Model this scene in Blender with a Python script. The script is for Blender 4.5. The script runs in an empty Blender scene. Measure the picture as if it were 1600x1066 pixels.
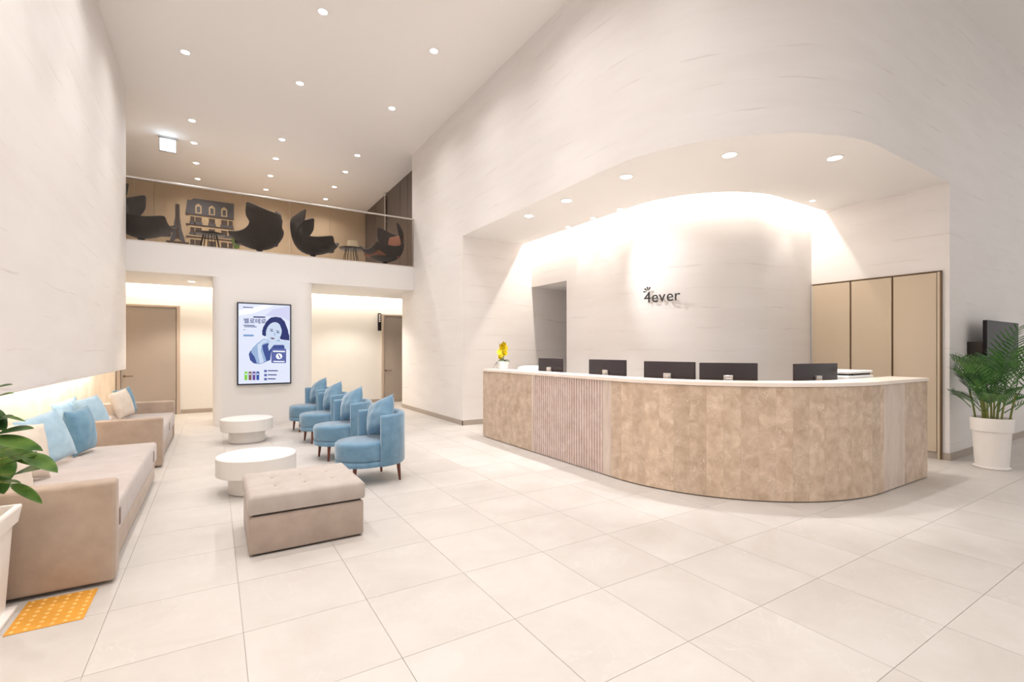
import bpy, bmesh, math, random
from mathutils import Vector, Matrix
random.seed(7)
R = math.radians
PI = math.pi
SC = bpy.context.scene
COL = SC.collection

# ------------------------------------------------------------------ camera, world, exposure, large lights
F_PX, CU, CV, EYE = 748.5, 800.0, 548.0, 1.40
YAW = math.atan(465 / F_PX)
cd = bpy.data.cameras.new('camera')
cam = bpy.data.objects.new('camera', cd)
COL.objects.link(cam)
cam.location = (0, 0, EYE)
cam.rotation_euler = (R(90), 0, -YAW)
cd.sensor_width = 36
cd.lens = 36 * F_PX / 1600
cd.shift_y = (CV - 533) / 1600
cd.clip_start = 0.05
SC.camera = cam

GAIN = dict(world=0.70, high=0.39, right=0.08, up=0.41, soffit=1.1, small=1.0, cove=0.85, left=0.42, corr=0.9, exit=1, beam=0.29)

w = bpy.data.worlds.new('world')
SC.world = w
w.use_nodes = True
w.node_tree.nodes['Background'].inputs[0].default_value = (1.0, 0.96, 0.93, 1)
w.node_tree.nodes['Background'].inputs[1].default_value = 1.0 * GAIN['world']

SC.view_settings.view_transform = 'Standard'
SC.view_settings.look = 'None'
SC.view_settings.exposure = 0.06
SC.view_settings.gamma = 1.0
SC.view_settings.use_curve_mapping = False

WARM = (1.0, 0.90, 0.79)
NEUT = (1.0, 0.97, 0.95)
HI_SPOT, SOF_SPOT = 200, 120


def spot(x, y, z, e, size=100, blend=0.6, col=NEUT, aim=None, rad=0.04):
    l = bpy.data.lights.new('downlight_and_fill_lamp', 'SPOT')
    l.energy = e
    l.spot_size = R(size)
    l.spot_blend = blend
    l.color = col
    l.shadow_soft_size = rad
    o = bpy.data.objects.new('downlight_and_fill_lamp', l)
    COL.objects.link(o)
    o.location = (x, y, z)
    if aim:
        o.rotation_euler = (Vector(aim) - Vector((x, y, z))).to_track_quat('-Z', 'Y').to_euler()
    return o


def strip(a, b, wd, e, aimdir, col=WARM):
    a, b = Vector(a), Vector(b)
    l = bpy.data.lights.new('cove_strip', 'AREA')
    l.shape = 'RECTANGLE'
    l.size = (b - a).length
    l.size_y = wd
    l.energy = e * (b - a).length
    l.color = col
    o = bpy.data.objects.new('cove_strip', l)
    COL.objects.link(o)
    x = (b - a).normalized()
    z = -Vector(aimdir)
    z = (z - x * z.dot(x)).normalized()
    y = z.cross(x)
    M = Matrix((x, y, z)).transposed().to_4x4()
    M.translation = (a + b) / 2
    o.matrix_world = M
    return o


# ------------------------------------------------------------------ geometry helpers
def smooth_mesh(me, ang=35):
    me.polygons.foreach_set('use_smooth', [True] * len(me.polygons))
    try:
        me.set_sharp_from_angle(angle=R(ang))
    except Exception:
        pass


def link(name, me, mat, parent=None, smooth=True, ang=35, loc=None, rot=None):
    if mat is not None and not me.materials:
        me.materials.append(mat)
    if smooth:
        smooth_mesh(me, ang)
    o = bpy.data.objects.new(name, me)
    COL.objects.link(o)
    if parent is not None:
        o.parent = parent
    if loc:
        o.location = loc
    if rot:
        o.rotation_euler = rot
    return o


def obj(name, bm, mat, parent=None, smooth=True, ang=35, loc=None, rot=None):
    me = bpy.data.meshes.new(name)
    bmesh.ops.recalc_face_normals(bm, faces=bm.faces)
    bm.to_mesh(me)
    bm.free()
    return link(name, me, mat, parent, smooth, ang, loc, rot)


def tag(o, label, cat, group=None):
    o['label'] = label
    o['category'] = cat
    if group:
        o['group'] = group
    return o


def struct(o):
    o['kind'] = 'structure'
    return o


def empty(name, loc, rz, label, cat, group=None):
    o = bpy.data.objects.new(name, None)
    COL.objects.link(o)
    o.location = loc
    o.rotation_euler = (0, 0, rz)
    o.empty_display_size = 0.1
    return tag(o, label, cat, group)


def copy_tree(o, parent=None):
    c = o.copy()
    COL.objects.link(c)
    c.parent = parent
    for ch in list(o.children):
        copy_tree(ch, c)
    return c


def box(bm, x0, x1, y0, y1, z0, z1, bev=0, seg=2):
    r = bmesh.ops.create_cube(bm, size=1)
    vs = r['verts']
    for v in vs:
        v.co = Vector((x0 + (v.co.x + .5) * (x1 - x0), y0 + (v.co.y + .5) * (y1 - y0), z0 + (v.co.z + .5) * (z1 - z0)))
    if bev:
        es = list({e for v in vs for e in v.link_edges})
        bmesh.ops.bevel(bm, geom=es, offset=bev, segments=seg, profile=0.5, affect='EDGES', clamp_overlap=True)
    return bm


def nbox(x0, x1, y0, y1, z0, z1, bev=0, seg=2):
    return box(bmesh.new(), x0, x1, y0, y1, z0, z1, bev, seg)


def prism(bm, pts, z0, z1):
    """extrude an xy polygon"""
    a = [bm.verts.new((p[0], p[1], z0)) for p in pts]
    b = [bm.verts.new((p[0], p[1], z1)) for p in pts]
    n = len(pts)
    bm.faces.new(a[::-1])
    bm.faces.new(b)
    for i in range(n):
        bm.faces.new((a[i], a[(i + 1) % n], b[(i + 1) % n], b[i]))
    return bm


def prism_xz(bm, pts, y0, y1):
    a = [bm.verts.new((p[0], y0, p[1])) for p in pts]
    b = [bm.verts.new((p[0], y1, p[1])) for p in pts]
    n = len(pts)
    bm.faces.new(a)
    bm.faces.new(b[::-1])
    for i in range(n):
        bm.faces.new((a[(i + 1) % n], a[i], b[i], b[(i + 1) % n]))
    return bm


def lathe(bm, prof, n=32, cx=0, cy=0, cap=True, sx=1, sy=1):
    rings = []
    for r, z in prof:
        rings.append([bm.verts.new((cx + sx * r * math.cos(2 * PI * i / n), cy + sy * r * math.sin(2 * PI * i / n), z)) for i in range(n)])
    for a, b in zip(rings, rings[1:]):
        for i in range(n):
            bm.faces.new((a[i], a[(i + 1) % n], b[(i + 1) % n], b[i]))
    if cap:
        bm.faces.new(rings[0][::-1])
        bm.faces.new(rings[-1])
    return bm


def tube(bm, pts, r0, r1=None, n=8):
    if r1 is None:
        r1 = r0
    pts = [Vector(p) for p in pts]
    rings = []
    m = len(pts)
    for i, p in enumerate(pts):
        d = (pts[min(i + 1, m - 1)] - pts[max(i - 1, 0)]).normalized()
        up = Vector((0, 0, 1)) if abs(d.z) < 0.9 else Vector((1, 0, 0))
        a = d.cross(up).normalized()
        b = d.cross(a)
        r = r0 + (r1 - r0) * i / (m - 1)
        rings.append([bm.verts.new(p + (a * math.cos(2 * PI * k / n) + b * math.sin(2 * PI * k / n)) * r) for k in range(n)])
    for q, s in zip(rings, rings[1:]):
        for k in range(n):
            bm.faces.new((q[k], q[(k + 1) % n], s[(k + 1) % n], s[k]))
    bm.faces.new(rings[0][::-1])
    bm.faces.new(rings[-1])
    return bm


def lpath(x, y, r, ys, xe, n=40):
    P = [(x, ys)]
    for i in range(n + 1):
        a = PI + (PI / 2) * i / n
        P.append((x + r + r * math.cos(a), y + r + r * math.sin(a)))
    P.append((xe, y))
    return P


def ribbon(bm, outer, inner, z0, z1):
    """solid wall between two polylines with equal point counts"""
    n = len(outer)
    v = {}
    for k, P in (('o', outer), ('i', inner)):
        for z, zz in ((0, z0), (1, z1)):
            for j, p in enumerate(P):
                v[k, z, j] = bm.verts.new((p[0], p[1], zz))
    for j in range(n - 1):
        bm.faces.new((v['o', 0, j], v['o', 0, j + 1], v['o', 1, j + 1], v['o', 1, j]))
        bm.faces.new((v['i', 0, j + 1], v['i', 0, j], v['i', 1, j], v['i', 1, j + 1]))
        bm.faces.new((v['o', 1, j], v['o', 1, j + 1], v['i', 1, j + 1], v['i', 1, j]))
        bm.faces.new((v['o', 0, j + 1], v['o', 0, j], v['i', 0, j], v['i', 0, j + 1]))
    for j in (0, n - 1):
        bm.faces.new((v['o', 0, j], v['o', 1, j], v['i', 1, j], v['i', 0, j]))
    return bm


class LP:
    """the L shaped path with a rounded corner, by arc length from its far end"""
    def __init__(s, x, y, r, ys, xe):
        s.x, s.y, s.r, s.ys, s.xe = x, y, r, ys, xe
        s.a = ys - (y + r)
        s.b = s.a + r * PI / 2
        s.L = s.b + xe - (x + r)

    def at(s, l, off=0):
        """point at arc length l, moved off metres towards the inside; and inward normal"""
        if l < s.a:
            p, n = (s.x, s.ys - l), (1, 0)
        elif l < s.b:
            t = (l - s.a) / s.r
            n = (math.cos(t), math.sin(t))
            p = (s.x + s.r - s.r * n[0], s.y + s.r - s.r * n[1])
        else:
            p, n = (s.x + s.r + l - s.b, s.y), (0, 1)
        return Vector((p[0] + n[0] * off, p[1] + n[1] * off)), n

    def seg(s, l0, l1, off=0, step=0.04):
        n = max(1, int(math.ceil((l1 - l0) / step)))
        return [tuple(s.at(l0 + (l1 - l0) * i / n, off)[0]) for i in range(n + 1)]


def text_mesh(body, size, extrude=0.0, align='CENTER', bold=0.0):
    c = bpy.data.curves.new('lettering', 'FONT')
    c.body = body
    c.size = size
    c.extrude = extrude
    c.offset = bold
    c.align_x = align
    c.resolution_u = 4
    o = bpy.data.objects.new('lettering', c)
    COL.objects.link(o)
    dg = bpy.context.evaluated_depsgraph_get()
    dg.update()
    me = bpy.data.meshes.new_from_object(o.evaluated_get(dg))
    bpy.data.objects.remove(o)
    bpy.data.curves.remove(c)
    return me


# ------------------------------------------------------------------ materials
def mat(name, col, rough=0.6, metal=0.0, spec=0.5, **kw):
    m = bpy.data.materials.new(name)
    m.use_nodes = True
    b = m.node_tree.nodes['Principled BSDF']
    b.inputs['Base Color'].default_value = (*col, 1)
    b.inputs['Roughness'].default_value = rough
    b.inputs['Metallic'].default_value = metal
    b.inputs['Specular IOR Level'].default_value = spec
    for k, v in kw.items():
        b.inputs[k].default_value = v
    return m


def ramp2(nt, fac, c0, c1, p0=0.3, p1=0.7):
    r = nt.nodes.new('ShaderNodeValToRGB')
    r.color_ramp.elements[0].position = p0
    r.color_ramp.elements[0].color = (*c0, 1)
    r.color_ramp.elements[1].position = p1
    r.color_ramp.elements[1].color = (*c1, 1)
    nt.links.new(fac, r.inputs[0])
    return r


def coords(nt, scale=(1, 1, 1), kind='Object'):
    t = nt.nodes.new('ShaderNodeTexCoord')
    m = nt.nodes.new('ShaderNodeMapping')
    m.inputs['Scale'].default_value = scale
    nt.links.new(t.outputs[kind], m.inputs['Vector'])
    return m


def noise(nt, vec, scale, detail=4, rough=0.5, dist=0.0):
    n = nt.nodes.new('ShaderNodeTexNoise')
    n.inputs['Scale'].default_value = scale
    n.inputs['Detail'].default_value = detail
    n.inputs['Roughness'].default_value = rough
    n.inputs['Distortion'].default_value = dist
    nt.links.new(vec.outputs[0], n.inputs['Vector'])
    return n


def fabric(name, c0, c1, rough=0.85, scale=18, weave=900, sheen=0.0, bump=0.15):
    m = mat(name, c0, rough)
    nt = m.node_tree
    b = nt.nodes['Principled BSDF']
    b.inputs['Sheen Weight'].default_value = sheen
    b.inputs['Sheen Roughness'].default_value = 0.4
    v = coords(nt)
    n = noise(nt, v, scale, 5, 0.6)
    r = ramp2(nt, n.outputs['Fac'], c0, c1)
    nt.links.new(r.outputs[0], b.inputs['Base Color'])
    n2 = noise(nt, v, weave, 2)
    bp = nt.nodes.new('ShaderNodeBump')
    bp.inputs['Strength'].default_value = bump
    bp.inputs['Distance'].default_value = 0.002
    nt.links.new(n2.outputs['Fac'], bp.inputs['Height'])
    nt.links.new(bp.outputs[0], b.inputs['Normal'])
    return m


def plaster(name, c0, c1, cline, rough=0.55):
    """travertine look plaster: faint level streaks every 0.3 m, broken up by noise"""
    m = mat(name, c0, rough, spec=0.35)
    nt = m.node_tree
    N, L = nt.nodes, nt.links
    b = N['Principled BSDF']
    g = N.new('ShaderNodeNewGeometry')
    sep = N.new('ShaderNodeSeparateXYZ')
    L.new(g.outputs['Position'], sep.inputs[0])
    mp = N.new('ShaderNodeMapping')
    mp.inputs['Scale'].default_value = (0.8, 0.8, 4.0)
    L.new(g.outputs['Position'], mp.inputs['Vector'])
    n1 = noise(nt, mp, 1.3, 6, 0.6)
    r1 = ramp2(nt, n1.outputs['Fac'], c0, c1, 0.35, 0.65)
    # lines
    nw = noise(nt, mp, 0.9, 3, 0.5)
    a = N.new('ShaderNodeMath'); a.operation = 'MULTIPLY_ADD'
    L.new(nw.outputs['Fac'], a.inputs[0]); a.inputs[1].default_value = 0.18
    L.new(sep.outputs['Z'], a.inputs[2])
    d = N.new('ShaderNodeMath'); d.operation = 'DIVIDE'
    L.new(a.outputs[0], d.inputs[0]); d.inputs[1].default_value = 0.3
    f = N.new('ShaderNodeMath'); f.operation = 'PINGPONG'
    L.new(d.outputs[0], f.inputs[0]); f.inputs[1].default_value = 0.5
    lt = ramp2(nt, f.outputs[0], (1, 1, 1), (0, 0, 0), 0.0, 0.035)
    mp2 = N.new('ShaderNodeMapping')
    mp2.inputs['Scale'].default_value = (1.3, 1.3, 9)
    L.new(g.outputs['Position'], mp2.inputs['Vector'])
    n3 = noise(nt, mp2, 1.0, 4, 0.6)
    gate = ramp2(nt, n3.outputs['Fac'], (0, 0, 0), (1, 1, 1), 0.5, 0.62)
    mu = N.new('ShaderNodeMath'); mu.operation = 'MULTIPLY'
    L.new(lt.outputs[0], mu.inputs[0]); L.new(gate.outputs[0], mu.inputs[1])
    mx = N.new('ShaderNodeMix'); mx.data_type = 'RGBA'
    L.new(mu.outputs[0], mx.inputs['Factor'])
    L.new(r1.outputs[0], mx.inputs['A'])
    mx.inputs['B'].default_value = (*cline, 1)
    L.new(mx.outputs['Result'], b.inputs['Base Color'])
    return m


def stone(name, c0, c1, cv, scale=3.0, rough=0.35, per=0.12, aniso=(1, 1, 1), veins=1.0):
    """marble like stone; each piece takes its own shade from the object's random number"""
    m = mat(name, c0, rough, spec=0.5)
    nt = m.node_tree
    N, L = nt.nodes, nt.links
    b = N['Principled BSDF']
    g = N.new('ShaderNodeNewGeometry')
    oi = N.new('ShaderNodeObjectInfo')
    cm = N.new('ShaderNodeVectorMath'); cm.operation = 'SCALE'
    cb = N.new('ShaderNodeCombineXYZ')
    L.new(oi.outputs['Random'], cb.inputs[0]); L.new(oi.outputs['Random'], cb.inputs[2])
    L.new(cb.outputs[0], cm.inputs[0]); cm.inputs['Scale'].default_value = 37
    ad = N.new('ShaderNodeVectorMath'); ad.operation = 'ADD'
    L.new(g.outputs['Position'], ad.inputs[0]); L.new(cm.outputs[0], ad.inputs[1])
    mp = N.new('ShaderNodeMapping'); mp.inputs['Scale'].default_value = aniso
    L.new(ad.outputs[0], mp.inputs['Vector'])
    n1 = noise(nt, mp, scale, 8, 0.62, 0.4)
    r1 = ramp2(nt, n1.outputs['Fac'], c0, c1, 0.32, 0.68)
    n2 = noise(nt, mp, scale * 1.7, 5, 0.6, 1.2)
    vr = N.new('ShaderNodeValToRGB')
    e = vr.color_ramp.elements
    e[0].position = 0.485; e[0].color = (0, 0, 0, 1)
    e[1].position = 0.5; e[1].color = (veins, veins, veins, 1)
    e2 = e.new(0.515); e2.color = (0, 0, 0, 1)
    L.new(n2.outputs['Fac'], vr.inputs[0])
    n4 = noise(nt, mp, scale * 0.8, 3)
    gate = ramp2(nt, n4.outputs['Fac'], (0, 0, 0), (1, 1, 1), 0.5, 0.66)
    mu = N.new('ShaderNodeMath'); mu.operation = 'MULTIPLY'
    L.new(vr.outputs[0], mu.inputs[0]); L.new(gate.outputs[0], mu.inputs[1])
    mx = N.new('ShaderNodeMix'); mx.data_type = 'RGBA'
    L.new(mu.outputs[0], mx.inputs['Factor'])
    L.new(r1.outputs[0], mx.inputs['A']); mx.inputs['B'].default_value = (*cv, 1)
    hs = N.new('ShaderNodeHueSaturation')
    mr = N.new('ShaderNodeMapRange')
    L.new(oi.outputs['Random'], mr.inputs['Value'])
    mr.inputs['To Min'].default_value = 1 - per; mr.inputs['To Max'].default_value = 1 + per * 0.6
    L.new(mr.outputs[0], hs.inputs['Value'])
    L.new(mx.outputs['Result'], hs.inputs['Color'])
    L.new(hs.outputs[0], b.inputs['Base Color'])
    return m


def emis(name, col, st):
    m = bpy.data.materials.new(name)
    m.use_nodes = True
    b = m.node_tree.nodes['Principled BSDF']
    b.inputs['Base Color'].default_value = (*col, 1)
    b.inputs['Emission Color'].default_value = (*col, 1)
    b.inputs['Emission Strength'].default_value = st
    b.inputs['Roughness'].default_value = 0.5
    return m


def srgb(r, g, b):
    f = lambda c: (c / 255 / 12.92) if c / 255 <= 0.04045 else ((c / 255 + 0.055) / 1.055) ** 2.4
    return (f(r), f(g), f(b))


M = {}
M['wall'] = plaster('wall_plaster', (0.86, 0.825, 0.805), (0.83, 0.79, 0.768), (0.72, 0.67, 0.64))
M['ceil'] = mat('ceiling_paint', (0.92, 0.89, 0.87), 0.8, spec=0.2)
M['soffit'] = mat('soffit_paint', (0.91, 0.89, 0.87), 0.8, spec=0.2)
M['col'] = mat('column_paint', (0.86, 0.84, 0.82), 0.75, spec=0.2)
M['corridor'] = mat('corridor_paint', (0.84, 0.81, 0.765), 0.8, spec=0.2)
M['tile'] = stone('floor_tile', (0.625, 0.59, 0.558), (0.55, 0.507, 0.47), (0.68, 0.65, 0.62), 1.8, 0.42, 0.03, (1, 1, 1), 0.5)
M['grout'] = mat('tile_grout', (0.42, 0.37, 0.33), 0.9)
M['desk'] = stone('desk_marble', srgb(225, 203, 181), srgb(188, 162, 137), srgb(244, 232, 218), 8.0, 0.38, 0.10)
M['desklight'] = stone('desk_light_marble', srgb(224, 208, 196), srgb(206, 186, 172), srgb(236, 220, 205), 5, 0.4, 0.04, (2, 2, .5))
M['rib'] = stone('ribbed_stone', srgb(226, 208, 200), srgb(206, 184, 174), srgb(240, 228, 220), 9, 0.5, 0.02)
M['desktop'] = stone('desk_top_stone', srgb(250, 238, 226), srgb(244, 228, 214), srgb(245, 230, 215), 4, 0.3, 0.0)
M['base'] = mat('baseboard_grey', srgb(176, 163, 151), 0.5)
M['door'] = mat('door_laminate', srgb(176, 164, 152), 0.5)
M['frame'] = mat('door_frame_paint', srgb(196, 178, 162), 0.5)
M['cab'] = mat('cupboard_laminate', srgb(205, 188, 164), 0.5)
M['bronze'] = mat('bronze_profile', srgb(112, 88, 62), 0.4, 0.3)
M['sofa'] = fabric('sofa_microfibre', srgb(186, 167, 150), srgb(172, 151, 134), 0.85, 6, sheen=0.2)
M['seatf'] = fabric('sofa_seat_microfibre', srgb(198, 188, 183), srgb(186, 174, 168), 0.85, 6, sheen=0.2)
M['otto'] = fabric('ottoman_microfibre', srgb(178, 162, 150), srgb(164, 147, 135), 0.8, 8, sheen=0.2)
M['ottol'] = fabric('ottoman_lid_microfibre', srgb(190, 180, 173), srgb(178, 166, 158), 0.8, 8, sheen=0.2)
M['tab'] = mat('taupe_tab', srgb(140, 122, 108), 0.7)
M['velvet'] = fabric('blue_velvet', srgb(114, 152, 178), srgb(90, 130, 158), 0.7, 9, sheen=0.8)
M['bcush'] = fabric('blue_cushion', srgb(116, 158, 182), srgb(96, 140, 166), 0.75, 12, sheen=0.4)
M['pcush'] = fabric('pale_blue_cushion', srgb(176, 204, 220), srgb(154, 188, 208), 0.75, 12, sheen=0.4)
M['ccush'] = fabric('cream_cushion', srgb(232, 220, 206), srgb(218, 204, 188), 0.85, 12)
M['wood'] = mat('walnut_leg', srgb(104, 52, 36), 0.35)
M['white'] = mat('white_lacquer', (0.86, 0.83, 0.79), 0.35)
M['pot'] = fabric('pot_ceramic', srgb(252, 248, 244), srgb(248, 242, 236), 0.5, 5, 200, 0, 0.03)
M['soil'] = fabric('soil', (0.09, 0.05, 0.03), (0.16, 0.10, 0.06), 0.95, 60, 300)
M['black'] = mat('black_plastic', (0.018, 0.014, 0.016), 0.4, spec=.2)
M['mon'] = mat('monitor_plastic', (0.035, 0.026, 0.03), 0.3)
M['silver'] = mat('silver_metal', (0.6, 0.58, 0.57), 0.3, 0.8)
M['steel'] = mat('brushed_steel', (0.72, 0.68, 0.64), 0.3, 0.9)
M['logo'] = mat('dark_letter', (0.03, 0.025, 0.025), 0.4)
M['yellow'] = mat('tactile_yellow', srgb(224, 158, 58), 0.55)
M['stud'] = mat('tactile_stud', srgb(240, 192, 112), 0.5)
M['tan'] = fabric('tan_wallpaper', srgb(206, 186, 160), srgb(198, 178, 152), 0.8, 2, 300)
M['mezfloor'] = mat('mezzanine_floor', srgb(176, 160, 142), 0.5)
M['recess'] = fabric('recess_wallcovering', srgb(240, 226, 208), srgb(222, 202, 178), 0.7, 2.5, 300)
M['brown'] = mat('dark_brown_panel', srgb(84, 70, 64), 0.35)
M['dgrey'] = fabric('charcoal_upholstery', srgb(66, 58, 58), srgb(52, 46, 46), 0.8, 5)
M['lcush'] = fabric('rust_upholstery', srgb(158, 104, 76), srgb(140, 90, 66), 0.8, 5)
M['darkmetal'] = mat('dark_metal', (0.05, 0.04, 0.035), 0.4, 0.6)
M['shade'] = emis('lamp_shade_fabric', srgb(205, 190, 165), 0.25)
M['led'] = emis('led_lens', (1.0, 0.95, 0.88), 14)
M['ring'] = mat('downlight_ring', (0.85, 0.82, 0.8), 0.4)
M['exit'] = emis('exit_sign_face', (0.86, 0.95, 1.0), 0.9)
M['exitmark'] = emis('exit_sign_arrow', (0.72, 0.86, 0.84), 0.55)
M['slate'] = mat('slate_print', srgb(92, 92, 100), 0.7)
M['stoneprint'] = fabric('facade_print', srgb(206, 186, 152), srgb(188, 166, 134), 0.7, 6)
M['pstem'] = mat('plant_stem', srgb(120, 128, 62), 0.6)
M['paper'] = mat('white_paper', (0.85, 0.85, 0.85), 0.6)

gm = bpy.data.materials.new('railing_glass')
gm.use_nodes = True
nt = gm.node_tree
nt.nodes.remove(nt.nodes['Principled BSDF'])
tr = nt.nodes.new('ShaderNodeBsdfTransparent'); tr.inputs[0].default_value = (0.90, 0.87, 0.83, 1)
gl = nt.nodes.new('ShaderNodeBsdfGlossy'); gl.inputs['Roughness'].default_value = 0.03
fr = nt.nodes.new('ShaderNodeFresnel'); fr.inputs[0].default_value = 1.35
ms = nt.nodes.new('ShaderNodeMixShader')
nt.links.new(fr.outputs[0], ms.inputs[0]); nt.links.new(tr.outputs[0], ms.inputs[1]); nt.links.new(gl.outputs[0], ms.inputs[2])
nt.links.new(ms.outputs[0], nt.nodes['Material Output'].inputs[0])
M['glass'] = gm


def leafmat(name, c0, c1, rough=0.35):
    m = mat(name, c0, rough)
    nt = m.node_tree
    b = nt.nodes['Principled BSDF']
    v = coords(nt)
    n = noise(nt, v, 7, 4)
    r = ramp2(nt, n.outputs['Fac'], c0, c1, 0.35, 0.65)
    nt.links.new(r.outputs[0], b.inputs['Base Color'])
    b.inputs['Subsurface Weight'].default_value = 0.0
    return m


M['leaf'] = leafmat('glossy_leaf', srgb(72, 116, 48), srgb(142, 176, 88))
M['leafd'] = leafmat('dark_leaf', srgb(50, 90, 42), srgb(100, 140, 68))
M['palm'] = leafmat('palm_leaf', srgb(36, 84, 36), srgb(92, 144, 66), 0.45)
M['olive'] = leafmat('orchid_leaf', srgb(60, 84, 34), srgb(110, 140, 70))
M['petal'] = mat('orchid_petal', srgb(255, 236, 50), 0.6)

# ------------------------------------------------------------------ room shell
CEIL, SOF, MEZ = 6.0, 3.55, 3.3
XL, XR = -1.31, 3.945
OUT = dict(x=XR, y=2.24, r=1.97)
COVE = dict(x=5.30, y=3.72, r=1.40)
BACK = dict(x=5.50, y=3.90, r=1.26)

floor = struct(obj('floor', nbox(-6, 14, -6, 13.4, -0.2, -0.004), M['grout'], smooth=False))
TP, TX, TY = 0.605, 0.122, 2.72
G = 0.0013
cY, sY = math.cos(YAW), math.sin(YAW)


def project(x, y, z):
    d = x * sY + y * cY
    if d < 0.3:
        return None
    return (CU + F_PX * (x * cY - y * sY) / d, CV - F_PX * (z - EYE) / d, d)


cells = []
for i in range(-10, 24):
    for j in range(-15, 18):
        x0, y0 = TX + i * TP, TY + j * TP
        if x0 + TP > 14 or y0 + TP > 13.4 or x0 < -6 or y0 < -6:
            continue
        cx_, cy_ = x0 + TP / 2, y0 + TP / 2
        vis = False
        for (px, py) in ((x0, y0), (x0 + TP, y0), (x0, y0 + TP), (x0 + TP, y0 + TP), (cx_, cy_)):
            p = project(px, py, 0)
            if p and -20 < p[0] < 1620 and p[1] < 1086:
                vis = True
        if cx_ > XR + .3 and cy_ > 2.6 and not (cx_ < 4.6 and cy_ < 8):
            vis = False
        if cx_ < -1.9 or cy_ > 13:
            vis = False
        cells.append((0 if vis else 1, math.hypot(cx_, cy_), x0, y0))
cells.sort()
tm = None
rest = bmesh.new()
for k, (nv, d, x0, y0) in enumerate(cells):
    if k < 300 and nv == 0:
        if tm is None:
            b_ = nbox(G, TP - G, G, TP - G, -0.02, 0.0)
            tm = bpy.data.meshes.new('tile')
            bmesh.ops.recalc_face_normals(b_, faces=b_.faces)
            b_.to_mesh(tm); b_.free()
            tm.materials.append(M['tile'])
        o = bpy.data.objects.new('tile', tm)
        COL.objects.link(o)
        o.parent = floor
        o.location = (x0, y0, 0)
    else:
        box(rest, x0 + G, x0 + TP - G, y0 + G, y0 + TP - G, -0.02, 0.0)
ro = obj('tiles_beyond', rest, M['tile'], floor, smooth=False)
ro['kind'] = 'stuff'

struct(obj('ceiling', nbox(-6, 14, -6, 16.3, CEIL, CEIL + .2), M['ceil'], smooth=False))

# left wall: a hanging wall face over a lit recess
struct(obj('wall_left', nbox(XL - .14, XL, -6, 10.65, 1.075, CEIL, 0.006, 1), M['wall']))
struct(obj('wall_left_recess', nbox(-1.95, -1.75, -6, 12.9, 0, CEIL), M['recess'], smooth=False))
struct(obj('trim_1', nbox(-1.75, XL - .14, -6, 10.65, 1.32, 1.36), M['soffit'], smooth=False))
for k in range(8):
    strip((-1.50, -1.0 + k * 1.45, 1.29), (-1.50, 0.35 + k * 1.45, 1.29), 0.03, 17 * GAIN['left'], (-0.55, 0, -1), (1, 0.96, 0.91))

# right wall: pier, curved fascia over the reception, wall beyond the recess
outer = lpath(OUT['x'], OUT['y'], OUT['r'], 10.8, 14)
inner = lpath(OUT['x'] + .2, OUT['y'] + .2, OUT['r'] - .2, 10.8, 14)
struct(obj('wall_right', ribbon(bmesh.new(), outer, inner, SOF, CEIL), M['wall'], ang=30))
struct(obj('wall_right_pier', nbox(XR, XR + .35, 8.1, 10.8, 0, SOF), M['wall'], smooth=False))
struct(obj('wall_right_corridor', nbox(XR, XR + .35, 10.8, 11.5, 0, 2.8), M['wall'], smooth=False))
struct(obj('wall_right_outer', nbox(7.95, 14, 2.24, 2.5, 0, SOF), M['wall'], smooth=False))
struct(obj('wall_recess_left', nbox(XR + .35, 7.6, 8.1, 8.3, 0, 3.95), M['wall'], smooth=False))
struct(obj('wall_recess_right', nbox(7.95, 8.15, 2.5, 4.3, 0, 3.95), M['wall'], smooth=False))
# soffit
so = lpath(OUT['x'] + .2, OUT['y'] + .2, OUT['r'] - .2, 8.1, 7.95)
si = lpath(COVE['x'], COVE['y'], COVE['r'], 8.1, 7.95)
so2 = lpath(OUT['x'] + .001, OUT['y'] + .001, OUT['r'], 8.1, 7.95)
struct(obj('ceiling_soffit', ribbon(bmesh.new(), so2, si, SOF - .004, SOF + .02), M['soffit'], smooth=False))
si2 = lpath(COVE['x'] - .03, COVE['y'] - .03, COVE['r'] + .03, 8.1, 7.95)
struct(obj('trim_2', ribbon(bmesh.new(), si2, si, SOF + .02, SOF + .07), M['soffit']))
# pocket lid over cove
lid_o = lpath(4.9, 3.32, 1.6, 8.1, 7.95)
lid_i = lpath(BACK['x'] + .1, BACK['y'] + .1, BACK['r'] - .1, 8.1, 7.95)
struct(obj('ceiling_cove', ribbon(bmesh.new(), lid_o, lid_i, 3.85, 3.89), M['soffit'], smooth=False))
struct(obj('trim_3', ribbon(bmesh.new(), lpath(4.9, 3.32, 1.6, 8.1, 7.95), lpath(4.94, 3.36, 1.56, 8.1, 7.95), SOF + .02, 3.85), M['soffit']))
# curved back wall with passage opening
bm = bmesh.new()
bo = lpath(BACK['x'], BACK['y'], BACK['r'], 6.95, 7.95)
bi = lpath(BACK['x'] + .2, BACK['y'] + .2, BACK['r'] - .2, 6.95, 7.95)
ribbon(bm, bo, bi, 0, 2.69)
bo = lpath(BACK['x'], BACK['y'], BACK['r'], 8.1, 7.95)
bi = lpath(BACK['x'] + .2, BACK['y'] + .2, BACK['r'] - .2, 8.1, 7.95)
ribbon(bm, bo, bi, 2.69, 3.85)
struct(obj('wall_back', bm, M['wall'], ang=30))
struct(obj('ceiling_passage', nbox(5.7, 7.6, 6.5, 8.1, 2.69, 2.75), M['soffit'], smooth=False))
struct(obj('wall_passage', nbox(7.5, 7.7, 5.5, 8.1, 0, 2.75), M['wall'], smooth=False))
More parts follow.
